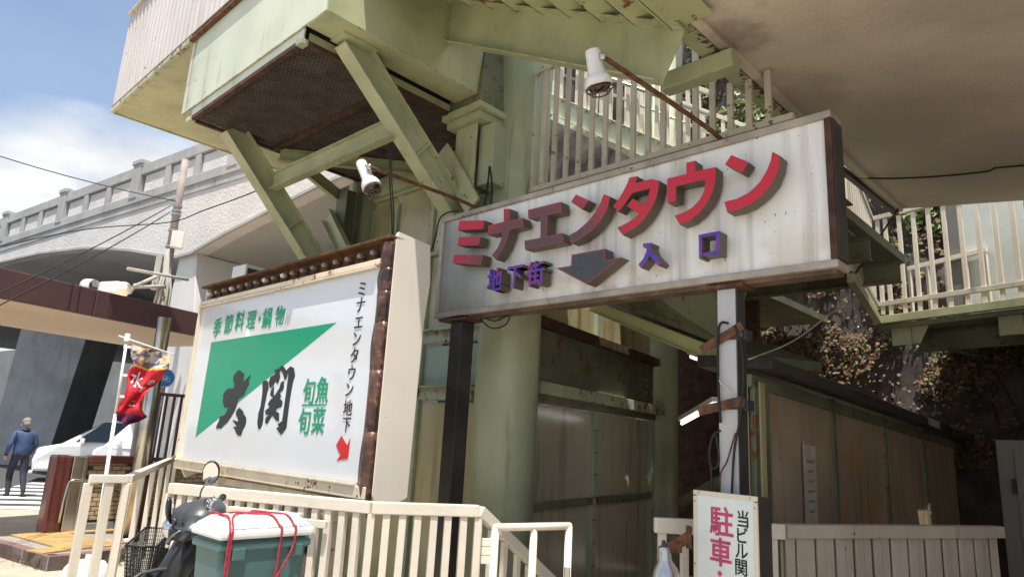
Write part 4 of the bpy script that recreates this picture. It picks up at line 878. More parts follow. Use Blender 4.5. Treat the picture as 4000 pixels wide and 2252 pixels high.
# ================================================================== balcony at right
bl_ = thing('rear_balcony', G(-3, 3.5, 3.1), 'green edged balcony with cream bars at right under the soffit', 'balcony')
b0, b1, b2 = G(-2.33, 2.52, 3.45), G(-1.896, 4.97, 3.45), G(-5.6, 3.93, 3.45)
for p, q_ in ((b0, b1), (b1, b2)):
    m = MB(); m.bar(p-UP*.04, q_-UP*.04, .08, .10); m.build('edge_beam', 'green', bl_, .006)
    m = MB(); m.bar(p+UP*.17, q_+UP*.17, .05, .06); m.build('bottom_rail', 'cream_dirty', bl_, .004)
    m = MB(); m.bar(p+UP*1.35, q_+UP*1.35, .06, .06); m.build('top_rail', 'cream_dirty', bl_, .004)
    n = 13 if p is b0 else 21; d = (q_-p).normalized()
    m = MB(); m.box((0, 0, .66), .11 if p is b0 else .05, .03, 1.30, d); src = m.build('bar', 'cream', bl_, .003, org=V((0, 0, 0))); src.location = p.lerp(q_, .02)+UP*.02-V(bl_.location)
    for k in range(1, n): inst(src, 'bar', p.lerp(q_, k/n), bl_)
dn = V((-(b2-b1).y, (b2-b1).x, 0)).normalized(); dn = dn if dn.dot(BX) > 0 else -dn
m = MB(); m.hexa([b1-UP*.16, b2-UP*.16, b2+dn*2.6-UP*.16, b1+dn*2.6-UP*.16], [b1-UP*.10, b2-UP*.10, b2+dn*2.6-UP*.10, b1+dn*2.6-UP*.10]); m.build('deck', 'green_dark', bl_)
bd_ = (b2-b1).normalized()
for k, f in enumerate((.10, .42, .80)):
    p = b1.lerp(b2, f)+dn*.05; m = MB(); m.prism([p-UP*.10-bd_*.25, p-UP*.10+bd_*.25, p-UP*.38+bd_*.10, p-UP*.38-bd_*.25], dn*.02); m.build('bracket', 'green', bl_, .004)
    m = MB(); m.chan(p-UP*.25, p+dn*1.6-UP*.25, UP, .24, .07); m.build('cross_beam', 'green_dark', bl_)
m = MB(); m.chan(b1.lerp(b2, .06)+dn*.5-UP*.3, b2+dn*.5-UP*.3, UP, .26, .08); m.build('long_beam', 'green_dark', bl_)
# inner low gate on the balcony
ig = thing('inner_railing', b1+dn*.7, 'white inner rail standing on the balcony', 'railing')
m = MB(); m.bar(b1+dn*.8+bd_*.0+UP*.80, b1+dn*.8+bd_*1.0+UP*.86, .05, .06); m.build('top_rail', 'cream', ig, .004)
for k in range(5): p = b1+dn*.8+bd_*(.02+.24*k); m = MB(); m.bar(p, p+UP*.80, .05, .03); m.build('bar', 'cream', ig)
# board wall beyond the balcony
bo = thing('board_wall', b2+dn*2.2, 'mint white board wall beyond the balcony at far right', 'wall')
wb0 = onD(3830, 1000, 10.3); wb0 = V((wb0.x, wb0.y, 3.45))
for k in range(11): p = wb0+bd_*(.36*k); m = MB(); m.box(p+UP*.75, .352, .03, 1.9, bd_, dn); m.build('board', 'wood_wall', bo, .006)
m = MB(); m.box(wb0-bd_*.28+UP*.75, .14, .06, 1.9, bd_, dn); m.build('frame_post', 'door_grey', bo, .005)
# ================================================================== retaining wall with ivy
rw_ = thing('retaining_wall', G(-2, 6.6, -1), 'rough dark stone retaining wall overgrown with ivy behind the stairs', 'wall')
from mathutils import noise as mn
m = MB(); NX, NZ = 90, 60
for j in range(NZ+1):
    for i in range(NX+1):
        s_ = lerp(9, -14, i/NX); z = lerp(-1, 12, j/NZ); dsp = .22*mn.noise(V((s_*1.3, z*1.3, 0)))+.10*mn.noise(V((s_*4, z*4, 3)))
        m.v.append(G(s_, 6.8+dsp, z))
for j in range(NZ):
    for i in range(NX): a_ = j*(NX+1)+i; m.f.append((a_, a_+1, a_+NX+2, a_+NX+1)); m.sm.append(True)
m.build('stone_face', 'stone', rw_, fix=False)
def ivy(name, label, region, n, mats, size, thr=-.05, kind='stuff'):
    sa, sb, za, zb = region; m = {k: MB() for k in mats}; ks = list(mats)
    for _ in range(n):
        s_, z = random.uniform(sa, sb), random.uniform(za, zb); cl_ = mn.noise(V((s_*1.1, z*1.1, 5)))
        if cl_ < thr and random.random() < .93: continue
        dsp = .22*mn.noise(V((s_*1.3, z*1.3, 0)))+.10*mn.noise(V((s_*4, z*4, 3)))
        p = G(s_, 6.8+dsp-random.uniform(.03, .16), z); L = size*random.uniform(.6, 1.4)
        nn = (-BX*1.0+UP*random.gauss(.5, .4)+AX*random.gauss(0, .5)).normalized(); e_ = nn.cross(V((random.gauss(0, 1), random.gauss(0, 1), random.gauss(0, 1)))).normalized(); f_ = nn.cross(e_)
        mk = ks[0] if random.random() < mats[ks[0]] else ks[1]
        m[mk].add([p-e_*L*.5, p+f_*L*.42-e_*L*.1, p+e_*L*.6+nn*L*.1, p-f_*L*.42-e_*L*.1], [(0, 1, 2, 3)])
    root = thing(name, G((sa+sb)/2, 6.7, za), label, 'ivy', kind=kind)
    for k in ks: m[k].build('leaves', MT[k], root, fix=False)
    st_ = MB()
    for _ in range(26):
        s_ = random.uniform(sa, sb); z = za; pts = []
        while z < zb:
            dsp = .22*mn.noise(V((s_*1.3, z*1.3, 0)))+.10*mn.noise(V((s_*4, z*4, 3))); pts.append(G(s_, 6.77+dsp, z)); z += .3; s_ += random.gauss(0, .09)
        if len(pts) > 1: st_.tube(pts, .014, 4, False)
    st_.build('stems', 'bark', root, fix=False)
ivy('ivy', 'sunlit green ivy on the stone wall behind the railing bars', (3, -4, 5.0, 10.5), 26000, {'leaf_green': .88, 'leaf_dry': .12}, .085, .0)
ivy('dry_ivy', 'brown dry ivy and leaves on the wall below the balcony', (1.5, -5, 1.6, 5.0), 26000, {'leaf_dry': .86, 'leaf_green': .14}, .055, .02)
# grey door at far right
dr = thing('grey_door', onD(3960, 2200, 8.0), 'plain grey metal door at the far right edge', 'door'); dp = onD(3905, 1735, 8.2); dd = azv(150)
m = MB(); m.box(V((dp.x, dp.y, .9))+dd*.45, .95, .06, 1.95, dd); m.build('frame', 'door_grey', dr, .01)
m = MB(); m.box(V((dp.x, dp.y, .87))+dd*.52-azv(60)*.02, .78, .06, 1.84, dd); lf = m.build('leaf', 'door_grey', dr, .006)
for z in (1.45, .4): m = MB(); m.box(V((dp.x, dp.y, z))+dd*.115-azv(60)*.055, .03, .03, .14, dd); m.build('hinge', 'steel_dark', lf)
m = MB(); m.box(V((dp.x, dp.y, .9))+dd*2.4+azv(60)*.05, 4.0, .04, 4.0, dd); m.build('wall_plate', 'door_grey', dr)
# ================================================================== right fence
f1, f2, f3 = onZ(2556, 2018, 1.2), onZ(3062, 2045, 1.2), onZ(3900, 2052, 1.2)
fr = thing('cream_fence', V((f2.x, f2.y, -.08)), 'cream fence of broad upright slats at lower right', 'fence')
m = MB(); m.bar(f2-UP*.04, f3-UP*.04, .09, .08); m.build('top_rail', 'fence_beige', fr, .006)
d = (f3-f2).normalized(); L = (f3-f2).length; n = int(L/.082)
m = MB(); m.box((0, 0, -.6), .070, .018, 1.2, d); src = m.build('slat', 'fence_beige', fr, .004, org=V((0, 0, 0))); src.location = f2+d*.04-UP*.08-V(fr.location)
dn2 = V((d.y, -d.x, 0))
for k in range(1, n): inst(src, 'slat', f2+d*(.04+.082*k)-UP*.08+dn2*(.006 if k % 2 else -.006), fr, (random.gauss(0, .004), 0, random.gauss(0, .06)))
m = MB(); m.box((f2+f3)/2-UP*.7+V((-d.y, d.x, 0))*.03, L, .01, 1.2, d); m.build('backing', 'fence_beige', fr)
fl_ = thing('cream_fence', V((f1.x, f1.y, -.08)), 'short cream railing stub left of the parking sign', 'fence')
m = MB(); m.bar(f1-UP*.045, f2-UP*.045, .055, .09); m.build('top_rail', 'cream', fl_, .008)
for k in range(6): p = f1.lerp(f2, .06+.17*k)-UP*.09; m = MB(); m.box(p-UP*.6, .05, .035, 1.2, (f2-f1).normalized()); m.build('baluster', 'cream', fl_, .004)
# air conditioner above the bulb sign
ac = thing('air_conditioner', onD(985, 1090, 9.0), 'white outdoor air conditioner peeking over the bulb sign', 'air conditioner'); c = onD(990, 1085, 9.0)
m = MB(); m.box(c-UP*.1, .42, .32, .44, azv(40)); m.build('case', 'ac_white', ac, .015)
m = MB(); m.box(c-UP*.1+azv(130)*.161, .36, .01, .34, azv(40)); m.build('grille', 'steel_dark', ac)
tag(MB().tube(smoothpath([c+UP*.1+azv(40)*.2, c+UP*.2+azv(40)*.4, c+UP*.05+azv(40)*.8]), .02, 6).build('drain_hose', 'cream'), 'pale hose leaving the air conditioner', 'hose')
# ================================================================== lettering helpers
def glyph(ch, em, bold=0., depth=.002):
    c = bpy.data.curves.new('tmp', 'FONT'); c.body = ch; c.size = em; c.offset = bold*em; c.extrude = depth/2; c.resolution_u = 4
    o = bpy.data.objects.new('tmp', c); COL.objects.link(o); dg = bpy.context.evaluated_depsgraph_get(); dg.update()
    me = bpy.data.meshes.new_from_object(o.evaluated_get(dg)); bpy.data.objects.remove(o); bpy.data.curves.remove(c)
    vs = [v.co.copy() for v in me.vertices]; fs = [tuple(p.vertices) for p in me.polygons]; bpy.data.meshes.remove(me); return vs, fs
def put_glyph(mb, ch, centre, em, ex, ey, nn, bold=0., depth=.002, xs=1., shear=0.):
    if bold > .010:                          # heavier weight: shifted copies, each a hair further out
        n = 6
        for k in range(n):
            q = 2*math.pi*k/n; r_ = bold*em*.8
            put_glyph(mb, ch, V(centre)+ex*(r_*math.cos(q))+ey*(r_*math.sin(q))+nn*(.00012*k), em, ex, ey, nn, 0., min(depth, .0006) if depth < .01 else depth, xs, shear)
        return
    vs, fs = glyph(ch, em, bold, depth)
    x0 = (min(v.x for v in vs)+max(v.x for v in vs))/2; y0 = (min(v.y for v in vs)+max(v.y for v in vs))/2
    mb.add([V(centre)+ex*((v.x-x0)*xs+shear*(v.y-y0))+ey*(v.y-y0)+nn*(v.z+depth/2) for v in vs], fs)
RX, NRM = -AX, -BX                           # reading direction of both signs, and their front
# ================================================================== long white sign
S1F, S1B, zA, zB_, sL, sR = -.88, -.70, 2.621, 3.55, .088, -3.292
b = NB('sign_panel'); sx = b.along(tuple(G(0, 0, 0)), tuple(AX)); zc = b.along((0, 0, 0), (0, 0, 1))
soot = b.math('MULTIPLY', b.ramp(b.math('ADD', b.math('SUBTRACT', sx, b.math('MULTIPLY', b.math('SUBTRACT', zc, 2.62), .55)), b.math('MULTIPLY', b.noise(2.5, 4), .5)), -1.12, .0), .88)
stv = b.math('MULTIPLY', b.ramp(b.noise(8, 5, .6, stretch=(1, 1, .05)), .48, .70), .85); st2 = b.math('MULTIPLY', b.ramp(b.noise(2.2, 4, stretch=(1, 1, .15), off=(3, 3, 3)), .55, .72), .35)
tan_ = b.math('MULTIPLY', b.math('MULTIPLY', b.ramp(b.noise(3, 4, off=(7, 1, 1)), .45, .65), b.ramp(zc, 3.1, 2.66)), .45)
c = b.mix(stv, (.86, .85, .83), (.50, .47, .42)); c = b.mix(st2, c, (.50, .48, .48)); c = b.mix(tan_, c, (.52, .40, .26)); c = b.mix(soot, c, b.mix(b.noise(12, 4), (.20, .20, .165), (.27, .265, .22)))
c = b.mix(b.ramp(b.noise(45, 2, .4), .74, .78), c, (.05, .05, .05))
b.done(c, .42)
paint('sign_frame', (.40, .345, .29), .4, .25, 4, rust=.4, streak=.6, scol=(.16, .11, .07), metal=.15)
paint('sign_under', (.15, .10, .07), .7, .4, 6, rust=.45)
s1 = thing('shop_street_sign', G(-1.6, S1F, zA), 'long white box sign with raised red and purple letters and arrow', 'sign')
m = MB(); m.box(G((sL+sR)/2, (S1F+S1B)/2+.012, (zA+zB_)/2), sL-sR-.06, S1B-S1F-.024, zB_-zA-.06, AX, BX); m.build('panel', 'sign_panel', s1)
fw_ = .045; tc_, td_ = (S1F+S1B)/2, S1B-S1F
for (za, zb, nm, mt_) in ((zB_-fw_, zB_, 'top_frame', 'sign_frame'), (zA, zA+fw_, 'bottom_frame', 'sign_frame')):
    for (a_, b_) in ((sL, -1.23), (-1.234, sR)): m = MB(); m.box(G((a_+b_)/2, tc_, (za+zb)/2), abs(b_-a_), td_, zb-za, AX, BX); m.build(nm, mt_, s1, .006)
for s_ in (sL-.02, sR+.02): m = MB(); m.box(G(s_, tc_, (zA+zB_)/2), .04, td_-.004, zB_-zA-2*fw_-.002, AX, BX); m.build('side_frame', 'sign_frame' if s_ > -1 else 'rust_dark', s1, .005)
m = MB(); m.box(G((sL+sR)/2, tc_+.01, zA-.012), sL-sR-.05, td_-.06, .022, AX, BX); m.build('underside', 'sign_under', s1)
m = MB(); m.box(G(sR-.004, tc_, (zA+zB_)/2), .006, td_-.03, zB_-zA-.1, AX, BX); m.build('end_plate', 'steel_dark', s1)
# red letters, soot where the fumes settled
b = NB('letter_red'); sx = b.along(tuple(G(-1.15, 0, 2.92)), tuple(AX)); zc = b.along(tuple(G(-1.15, 0, 2.92)), (0, 0, 1))
dd_ = b.math('SQRT', b.math('ADD', b.math('MULTIPLY', b.math('MULTIPLY', sx, sx), .42), b.math('MULTIPLY', b.math('MULTIPLY', zc, zc), .9)))
f = b.math('ADD', b.ramp(dd_, .80, .10), b.math('MULTIPLY', b.math('SUBTRACT', b.noise(70, 3, .7), .5), 1.1))
nrm_ = b.n('ShaderNodeNewGeometry').outputs['True Normal']; fr_ = b.n('ShaderNodeVectorMath', operation='DOT_PRODUCT'); b.l(nrm_, fr_.inputs[0]); fr_.inputs[1].default_value = tuple(NRM)
front = b.ramp(fr_.outputs['Value'], .9, .95)
bv = b.n('ShaderNodeBevel', samples=4); bv.inputs['Radius'].default_value = .022; de = b.n('ShaderNodeVectorMath', operation='DOT_PRODUCT'); b.l(bv.outputs[0], de.inputs[0]); b.l(nrm_, de.inputs[1])
f = b.math('MULTIPLY', f, b.ramp(de.outputs['Value'], .86, .99))
c = b.mix(b.math('MULTIPLY', b.ramp(f, .16, .72), .92), b.mix(b.noise(5, 3), (.52, .012, .035), (.62, .02, .05)), b.mix(b.noise(150, 2), (.022, .024, .03), (.10, .10, .115)))
b.done(b.mix(front, b.mix(b.noise(6, 3), (.085, .062, .045), (.13, .10, .07)), c), .45)
b = NB('letter_soot'); nrm_ = b.n('ShaderNodeNewGeometry').outputs['True Normal']; bv = b.n('ShaderNodeBevel', samples=4); bv.inputs['Radius'].default_value = .03; de = b.n('ShaderNodeVectorMath', operation='DOT_PRODUCT'); b.l(bv.outputs[0], de.inputs[0]); b.l(nrm_, de.inputs[1])
ed_ = b.math('ADD', b.ramp(de.outputs['Value'], .80, .96), b.math('MULTIPLY', b.math('SUBTRACT', b.noise(60, 3), .5), .9)); fr_ = b.n('ShaderNodeVectorMath', operation='DOT_PRODUCT'); b.l(nrm_, fr_.inputs[0]); fr_.inputs[1].default_value = tuple(NRM)
c = b.mix(b.ramp(ed_, .35, .8), (.42, .03, .045), b.mix(b.noise(160, 2), (.018, .02, .026), (.095, .10, .115)))
b.done(b.mix(b.ramp(fr_.outputs['Value'], .9, .95), (.11, .085, .06), c), .5)
b = NB('letter_purple'); f = b.ramp(b.noise(7, 3, off=(2, 0, 1)), .38, .62); nrm_ = b.n('ShaderNodeNewGeometry').outputs['True Normal']; fr_ = b.n('ShaderNodeVectorMath', operation='DOT_PRODUCT'); b.l(nrm_, fr_.inputs[0]); fr_.inputs[1].default_value = tuple(NRM)
b.done(b.mix(b.ramp(fr_.outputs['Value'], .9, .95), (.11, .085, .065), b.mix(f, (.085, .035, .40), (.24, .04, .26))), .45)
LD = .105
k1 = lambda pts: [(1650+x/1.812, 500+y/1.812) for x, y in pts]
k2 = lambda pts: [(2400+x/1.812, 400+y/1.812) for x, y in pts]
k3 = lambda pts: [(2350+x/3.624, 600+y/3.624) for x, y in pts]
k4 = lambda pts: [(1850+x/4.293, 950+y/4.293) for x, y in pts]
letters = [('letter_mi', 'letter_red', [k1([(262, 655), (440, 652), (428, 715), (248, 723)]), k1([(258, 770), (412, 768), (397, 830), (247, 830)]), k1([(225, 897), (430, 895), (410, 969), (212, 955)])]),
 ('letter_na', 'letter_red', [k1([(575, 572), (618, 570), (616, 652), (707, 635), (716, 692), (612, 722), (600, 778), (575, 842), (520, 932), (490, 900), (530, 850), (555, 795), (568, 735), (464, 756), (466, 690), (575, 662)])]),
 ('letter_e', 'letter_red', [k1([(745, 578), (980, 520), (983, 597), (885, 617), (880, 765), (990, 740), (998, 808), (725, 862), (720, 796), (833, 775), (836, 624), (748, 640)])]),
 ('letter_n', 'letter_red', [k1([(1085, 468), (1175, 510), (1130, 577), (1050, 522)]), k1([(1282, 467), (1328, 484), (1312, 560), (1268, 645), (1200, 725), (1120, 785), (1048, 816), (1035, 758), (1095, 726), (1165, 665), (1222, 595), (1260, 525)])]),
 ('letter_ta', 'letter_red', [k3([(390, 335), (505, 315), (480, 410), (700, 357), (815, 380), (803, 500), (765, 650), (700, 785), (600, 930), (480, 1050), (300, 1158), (218, 1045), (340, 985), (450, 920), (522, 850), (350, 740), (435, 632), (612, 718), (650, 620), (682, 493), (430, 557), (340, 690), (235, 825), (155, 745), (240, 640), (310, 520), (360, 420)])]),
 ('letter_u', 'letter_red', [k3([(1195, 128), (1325, 95), (1328, 248), (1615, 187), (1610, 380), (1575, 540), (1500, 690), (1390, 830), (1250, 945), (1105, 1005), (1028, 875), (1150, 835), (1280, 760), (1385, 650), (1448, 530), (1468, 366), (1055, 460), (1052, 670), (930, 698), (928, 352), (1198, 285)])]),
 ('letter_n', 'letter_red', [k2([(825, 370), (950, 422), (900, 500), (780, 438)]), k2([(1115, 347), (1178, 380), (1165, 470), (1125, 565), (1055, 650), (965, 722), (890, 757), (797, 779), (775, 702), (865, 680), (955, 635), (1030, 560), (1080, 475), (1105, 410)])]),
 ('arrow', 'letter_soot', [k4([(1642, 190), (2205, 88), (2203, 278), (2480, 232), (1905, 690), (1380, 415), (1632, 375)])]),
 ('character_iri', 'letter_purple', [k2([(200, 997), (262, 990), (258, 1030), (275, 1068), (335, 1130), (312, 1157), (265, 1112), (246, 1078), (235, 1112), (185, 1172), (168, 1145), (205, 1102), (225, 1050), (228, 1022), (202, 1026)])]),
 ('character_kuchi', 'letter_purple', [k2([(595, 935), (622, 930), (622, 1100), (598, 1106)]), k2([(717, 912), (745, 907), (742, 1075), (717, 1080)]), k2([(622.5, 930), (716.5, 912.5), (716.5, 936), (622.5, 955)]), k2([(622.5, 1063), (716.5, 1045), (716.5, 1070), (622.5, 1089)])])]
for nm, mt_, polys in letters:
    m = MB()
    for pg in polys: m.prism([onT(u_, v_, S1F-LD) for u_, v_ in pg], BX*(LD-.004))
    m.build(nm, mt_, s1, .004)
for ch, nm, (u_, v_), em in (('地', 'character_chi', (1931, 1091), .20), ('下', 'character_shita', (2010, 1080), .20), ('街', 'character_machi', (2091, 1066), .20)):
    m = MB(); put_glyph(m, ch, onT(u_, v_, S1F-LD), em, RX, UP, NRM, .028, LD-.004, .86); o = m.build(nm, 'letter_purple', s1)
    o.data.transform(Matrix.Translation(BX*(LD-.004)))
# posts
for (sc_, tt_, sz, mt_, lab) in ((-.199, -.79, .145, 'steel_dark', 'dark steel post under the left end of the long sign'), (-2.628, -.79, .118, 'post_grey', 'grey painted steel post with brackets under the long sign')):
    if mt_ == 'post_grey': paint('post_grey', (.50, .49, .50), .45, .15, 3, rust=.3, rs=7, streak=.4, scol=(.2, .12, .08))
    ps = thing('sign_post', G(sc_, tt_, -1.), lab, 'post'); m = MB(); m.box(G(sc_, tt_, .79), sz, sz, 3.58, AX, BX); m.build('shaft', mt_, ps, .006)
    m = MB(); m.box(G(sc_, tt_, 2.592), sz+.12, sz+.06, .02, AX, BX); m.build('cap_plate', 'rust', ps, .003)
    if sc_ < -1:
        m = MB(); m.box(G(sc_-sz/2-.004, tt_, .79), .006, sz-.004, 3.56, AX, BX); m.build('shaded_side', 'steel_dark', ps)  # dark plate puts the shaded side of the post into the colour
        for (v_, k) in ((1310, 0), (1580, 1)):
            pc = onT(2835, v_, tt_-sz/2-.012); e_ = (RX*1+UP*(.5 if k == 0 else .22)).normalized()
            m = MB(); m.box(pc-e_*.03, .30, .012, .055, e_, BX, e_.cross(BX)); m.build('flat_bracket', 'rust', ps, .002)
            m = MB(); m.box(G(sc_-sz/2-.035, tt_-.02, pc.z+.0), .06, .09, .06, AX, BX); m.lathe([(.02, 0), (.02, .015), (0, .018)], G(sc_-sz/2-.035, tt_-.066, pc.z), -BX, 8); m.build('clamp', 'steel_dark', ps, .003)
            m = MB(); m.box(G(sc_, tt_-sz/2-.006, pc.z-.01), sz+.04, .008, .03, AX, BX); m.build('strap', 'rust_dark', ps)
        pf = lambda u_, v_, o=.02: onT(u_, v_, tt_-sz/2-o)
        for nm, pts, r_, mt2, lab2 in (('cable', [(2870, 1270), (2895, 1340), (2905, 1450), (2893, 1620), (2868, 1760), (2858, 1950)], .007, 'cable', 'black cable running down the face of the grey post'), ('cable', [(2845, 1262), (2815, 1262), (2805, 1320), (2806, 1500), (2815, 1650)], .008, 'cable', 'black cable looping over the upper bracket of the grey post'), ('cable', [(2815, 1680), (2785, 1700), (2770, 1780), (2785, 1830), (2808, 1800), (2800, 1720), (2790, 1690)], .007, 'cable', 'coiled dark cable hanging left of the grey post'), ('cable', [(2775, 1800), (2782, 1900), (2780, 1960)], .007, 'cable', 'dark cable dropping from the coil beside the grey post'), ('cable', [(2872, 1690), (2840, 1800), (2815, 1850), (2812, 1960)], .005, 'rust', 'brown cord slanting across the grey post'), ('cable', [(2808, 1470), (2812, 1490), (2865, 1540)], .005, 'cream_dirty', 'pale cord between the two post brackets')):
            tag(MB().tube(smoothpath([pf(*p) for p in pts]), r_, 6).build(nm, mt2), lab2, 'cable')
# arm lamps above the sign
def armlamp(base, knee, head0, head1, label, rl):
    root = thing('spot_lamp', base, label, 'lamp', 'lamps lighting the long sign'); ax_ = (head1-head0).normalized(); L = (head1-head0).length
    m = MB(); m.tube(smoothpath([base, base+UP*.06+(knee-base)*.06, knee], 4), .016, 10); m.build('arm', 'rust', root)
    r1 = rl; m = MB(); m.lathe([(0, -.004), (r1*.85, 0), (r1*.93, .012), (r1*1.06, L*.58), (r1*1.10, L*.59)], head0, ax_, 20); m.build('socket_housing', 'lamp_white', root)
    m = MB(); m.lathe([(r1*1.10, L*.585), (r1*1.35, L*.62), (r1*1.62, L*.70), (r1*1.72, L*.82), (r1*1.68, L*.86), (r1*1.45, L*.85)], head0, ax_, 24); m.build('shade', 'lamp_white', root)
    x = ax_.orthogonal().normalized(); y = ax_.cross(x)
    m = MB(); m.lathe([(r1*1.4, L*.84), (r1*1.15, L*.96), (0, L*1.0)], head0, ax_, 16); m.build('lens', 'car_glass', root)
    m = MB()
    for rr_, hh in ((1.62, .92), (1.05, 1.04)): m.tube([head0+ax_*(L*hh)+(x*math.cos(q)+y*math.sin(q))*r1*rr_ for q in [2*math.pi*i/20 for i in range(21)]], .004, 5, False)
    for i in range(6): q = 2*math.pi*i/6; dr_ = x*math.cos(q)+y*math.sin(q); m.tube([head0+ax_*(L*.86)+dr_*r1*1.68, head0+ax_*(L*.94)+dr_*r1*1.6, head0+ax_*(L*1.05)+dr_*r1*1.0], .004, 5)
    m.build('guard', 'rust', root)
    m = MB(); m.ball(knee, .026, 10); m.tube([knee, head0+ax_*(L*.12)], .018, 8); m.build('knuckle', 'aluminium', root)
    m = MB(); m.box(base, .10, .03, .06, AX); m.build('foot', 'rust', root)
armlamp(G(-.22, -.78, 3.57), onT(1443, 652, -1.75), onT(1409, 634, -1.76), onT(1462, 752, -1.70), 'white caged spot lamp on rusty arm near the mesh landing', .047)
armlamp(G(-2.56, -.78, 3.57), onT(2355, 222, -1.7), onT(2314, 196, -1.72), onT(2346, 362, -1.64), 'white caged spot lamp on rusty arm in front of the stair beam', .050)
# ================================================================== lit-up restaurant sign with bulbs
S2F = -1.80; D2 = .36; qL, qR, yB, yT = 2.85, -.49, 1.177, 3.035
paint('acrylic', (.68, .70, .73), .12, .03, 1, Coat_Weight=.4)
b = NB('burnt_film'); nz_ = b.noise(7, 5, .6); b.bump(b.noise(9, 3), .5, .03)
b.done(b.mix(b.ramp(nz_, .35, .65), (.040, .022, .019), b.mix(b.ramp(b.noise(30, 4), .5, .7), (.12, .055, .038), (.28, .16, .09))), .28)
paint('rust_gold', (.11, .045, .014), .75, .5, 10, rust=.5, bump=.2)
s2 = thing('restaurant_sign', G(1.3, S2F, yB), 'large white lightbox sign with green triangle, brush lettering and bulb row', 'sign')
# body: side outline with a shallow kink, swept along s
side = [(S2F+.03, yB+.02), (S2F+.10, yB-.10), (S2F+.34, yB+.0), (S2F+D2, 2.45), (S2F+D2+.03, 2.75), (S2F+D2, yT+.02), (S2F+.05, yT+.05), (S2F+.03, yT)]
m = MB(); m.prism([G(qR, t_, z) for t_, z in side], AX*.03); m.build('end_cover', 'cream_box', s2, .008)
m = MB(); m.prism([G(qL-.03, t_, z) for t_, z in side], AX*.03); m.build('end_cover', 'cream_box', s2, .008)
m = MB(); m.box(G((qL+qR)/2, S2F+.18, (yB+yT)/2-.11), qL-qR-.08, .28, yT-yB-.27, AX, BX); m.build('box_body', 'cream_box', s2)
yF = yT-.195                                   # top of the lit face, the bulb tray above it
fR = qR+.115
m = MB(); m.box(G((qL+fR)/2, S2F+.02, (yB+.08+yF)/2), qL-fR-.05, .02, yF-yB-.10, AX, BX); m.build('face', 'acrylic', s2)
for (a_, b_, za, zb, nm, mt_) in ((qL, qL-.045, yB+.05, yF, 'frame', 'cream_rust'), (qL, fR, yF-.005, yF+.04, 'frame', 'cream_rust'), (qL, qR+.02, yB-.01, yB+.075, 'frame', 'cream_rust')):
    m = MB(); m.box(G((a_+b_)/2, S2F+.005, (za+zb)/2), abs(a_-b_), .05, zb-za, AX, BX); m.build(nm, mt_, s2, .006)
m = MB(); m.box(G((qL+fR)/2, S2F-.018, yF-.022), qL-fR-.06, .03, .012, AX, BX); m.build('glazing_bead', 'cream_rust', s2)
m = MB(); m.box(G((qL+fR)/2, S2F-.02, yB+.082), qL-fR-.05, .03, .014, AX, BX); m.build('glazing_bead', 'cream_rust', s2)
# bulb tray
m = MB(); m.box(G((qL+qR)/2+.02, S2F+.085, (yF+.04+yT)/2), qL-qR-.05, .02, yT-yF-.05, AX, BX); m.build('bulb_tray', 'rust_gold', s2)
m = MB(); m.box(G((qL+qR)/2, S2F+.04, yT+.0), qL-qR, .13, .022, AX, BX); m.build('top_lip', 'rust_gold', s2, .004)
m = MB(); m.box(G((qL+qR)/2, S2F+.04, yF+.045), qL-qR-.06, .08, .012, AX, BX); m.build('tray_floor', 'rust_gold', s2)
NBULB = 19
for k in range(NBULB):
    c = G(lerp(qL-.12, qR+.10, k/(NBULB-1)), S2F+.07, (yF+.05+yT)/2-.005); m = MB(); m.lathe([(.014, 0), (.014, .012), (.020, .028), (.024, .045), (.021, .060), (.011, .070), (0, .072)], c, -BX, 14); bu = m.build('bulb', 'bulb_milky' if k in (0, 3, 7, 9, 18) else 'bulb_glass', s2)
    m = MB(); m.lathe([(.024, -.012), (.024, .014), (.02, .016)], c, -BX, 12); m.build('socket', 'rust_dark', bu)
# scorched film strip at the right, in buckled lengths
zz_ = [yB-.02, 1.62, 2.05, 2.40, 2.63, 2.80, yT-.03]
for i in range(len(zz_)-1):
    za, zb = zz_[i], zz_[i+1]; m = MB(); n = 8; rows_ = []
    for j in range(n+1):
        f = j/n; z = lerp(za, zb, f); bow = .022*math.sin(math.pi*f)*(1 if i % 2 else .6); ed = .012*math.sin(f*math.pi)*(-1 if i % 2 else 1)
        rows_ += [G(fR-.005+ed, S2F-.012-bow*.4, z), G((fR+qR)/2, S2F-.018-bow, z), G(qR+.012+ed, S2F-.008, z), G(qR+.004, S2F+.03, z)]
    m.add(rows_, [(j*4+k, j*4+k+1, (j+1)*4+k+1, (j+1)*4+k) for j in range(n) for k in range(3)], True); o = m.build('scorched_strip', 'burnt_film', s2, fix=False); sd = o.modifiers.new('solid', 'SOLIDIFY'); sd.thickness = .003
m = MB(); m.prism([G(fR-.01, S2F-.01, yB-.02), G(qR+.01, S2F-.01, yB-.02), G(qR+.02, S2F+.02, yB-.13)], BX*.006); m.build('strip_tip', 'burnt_film', s2)
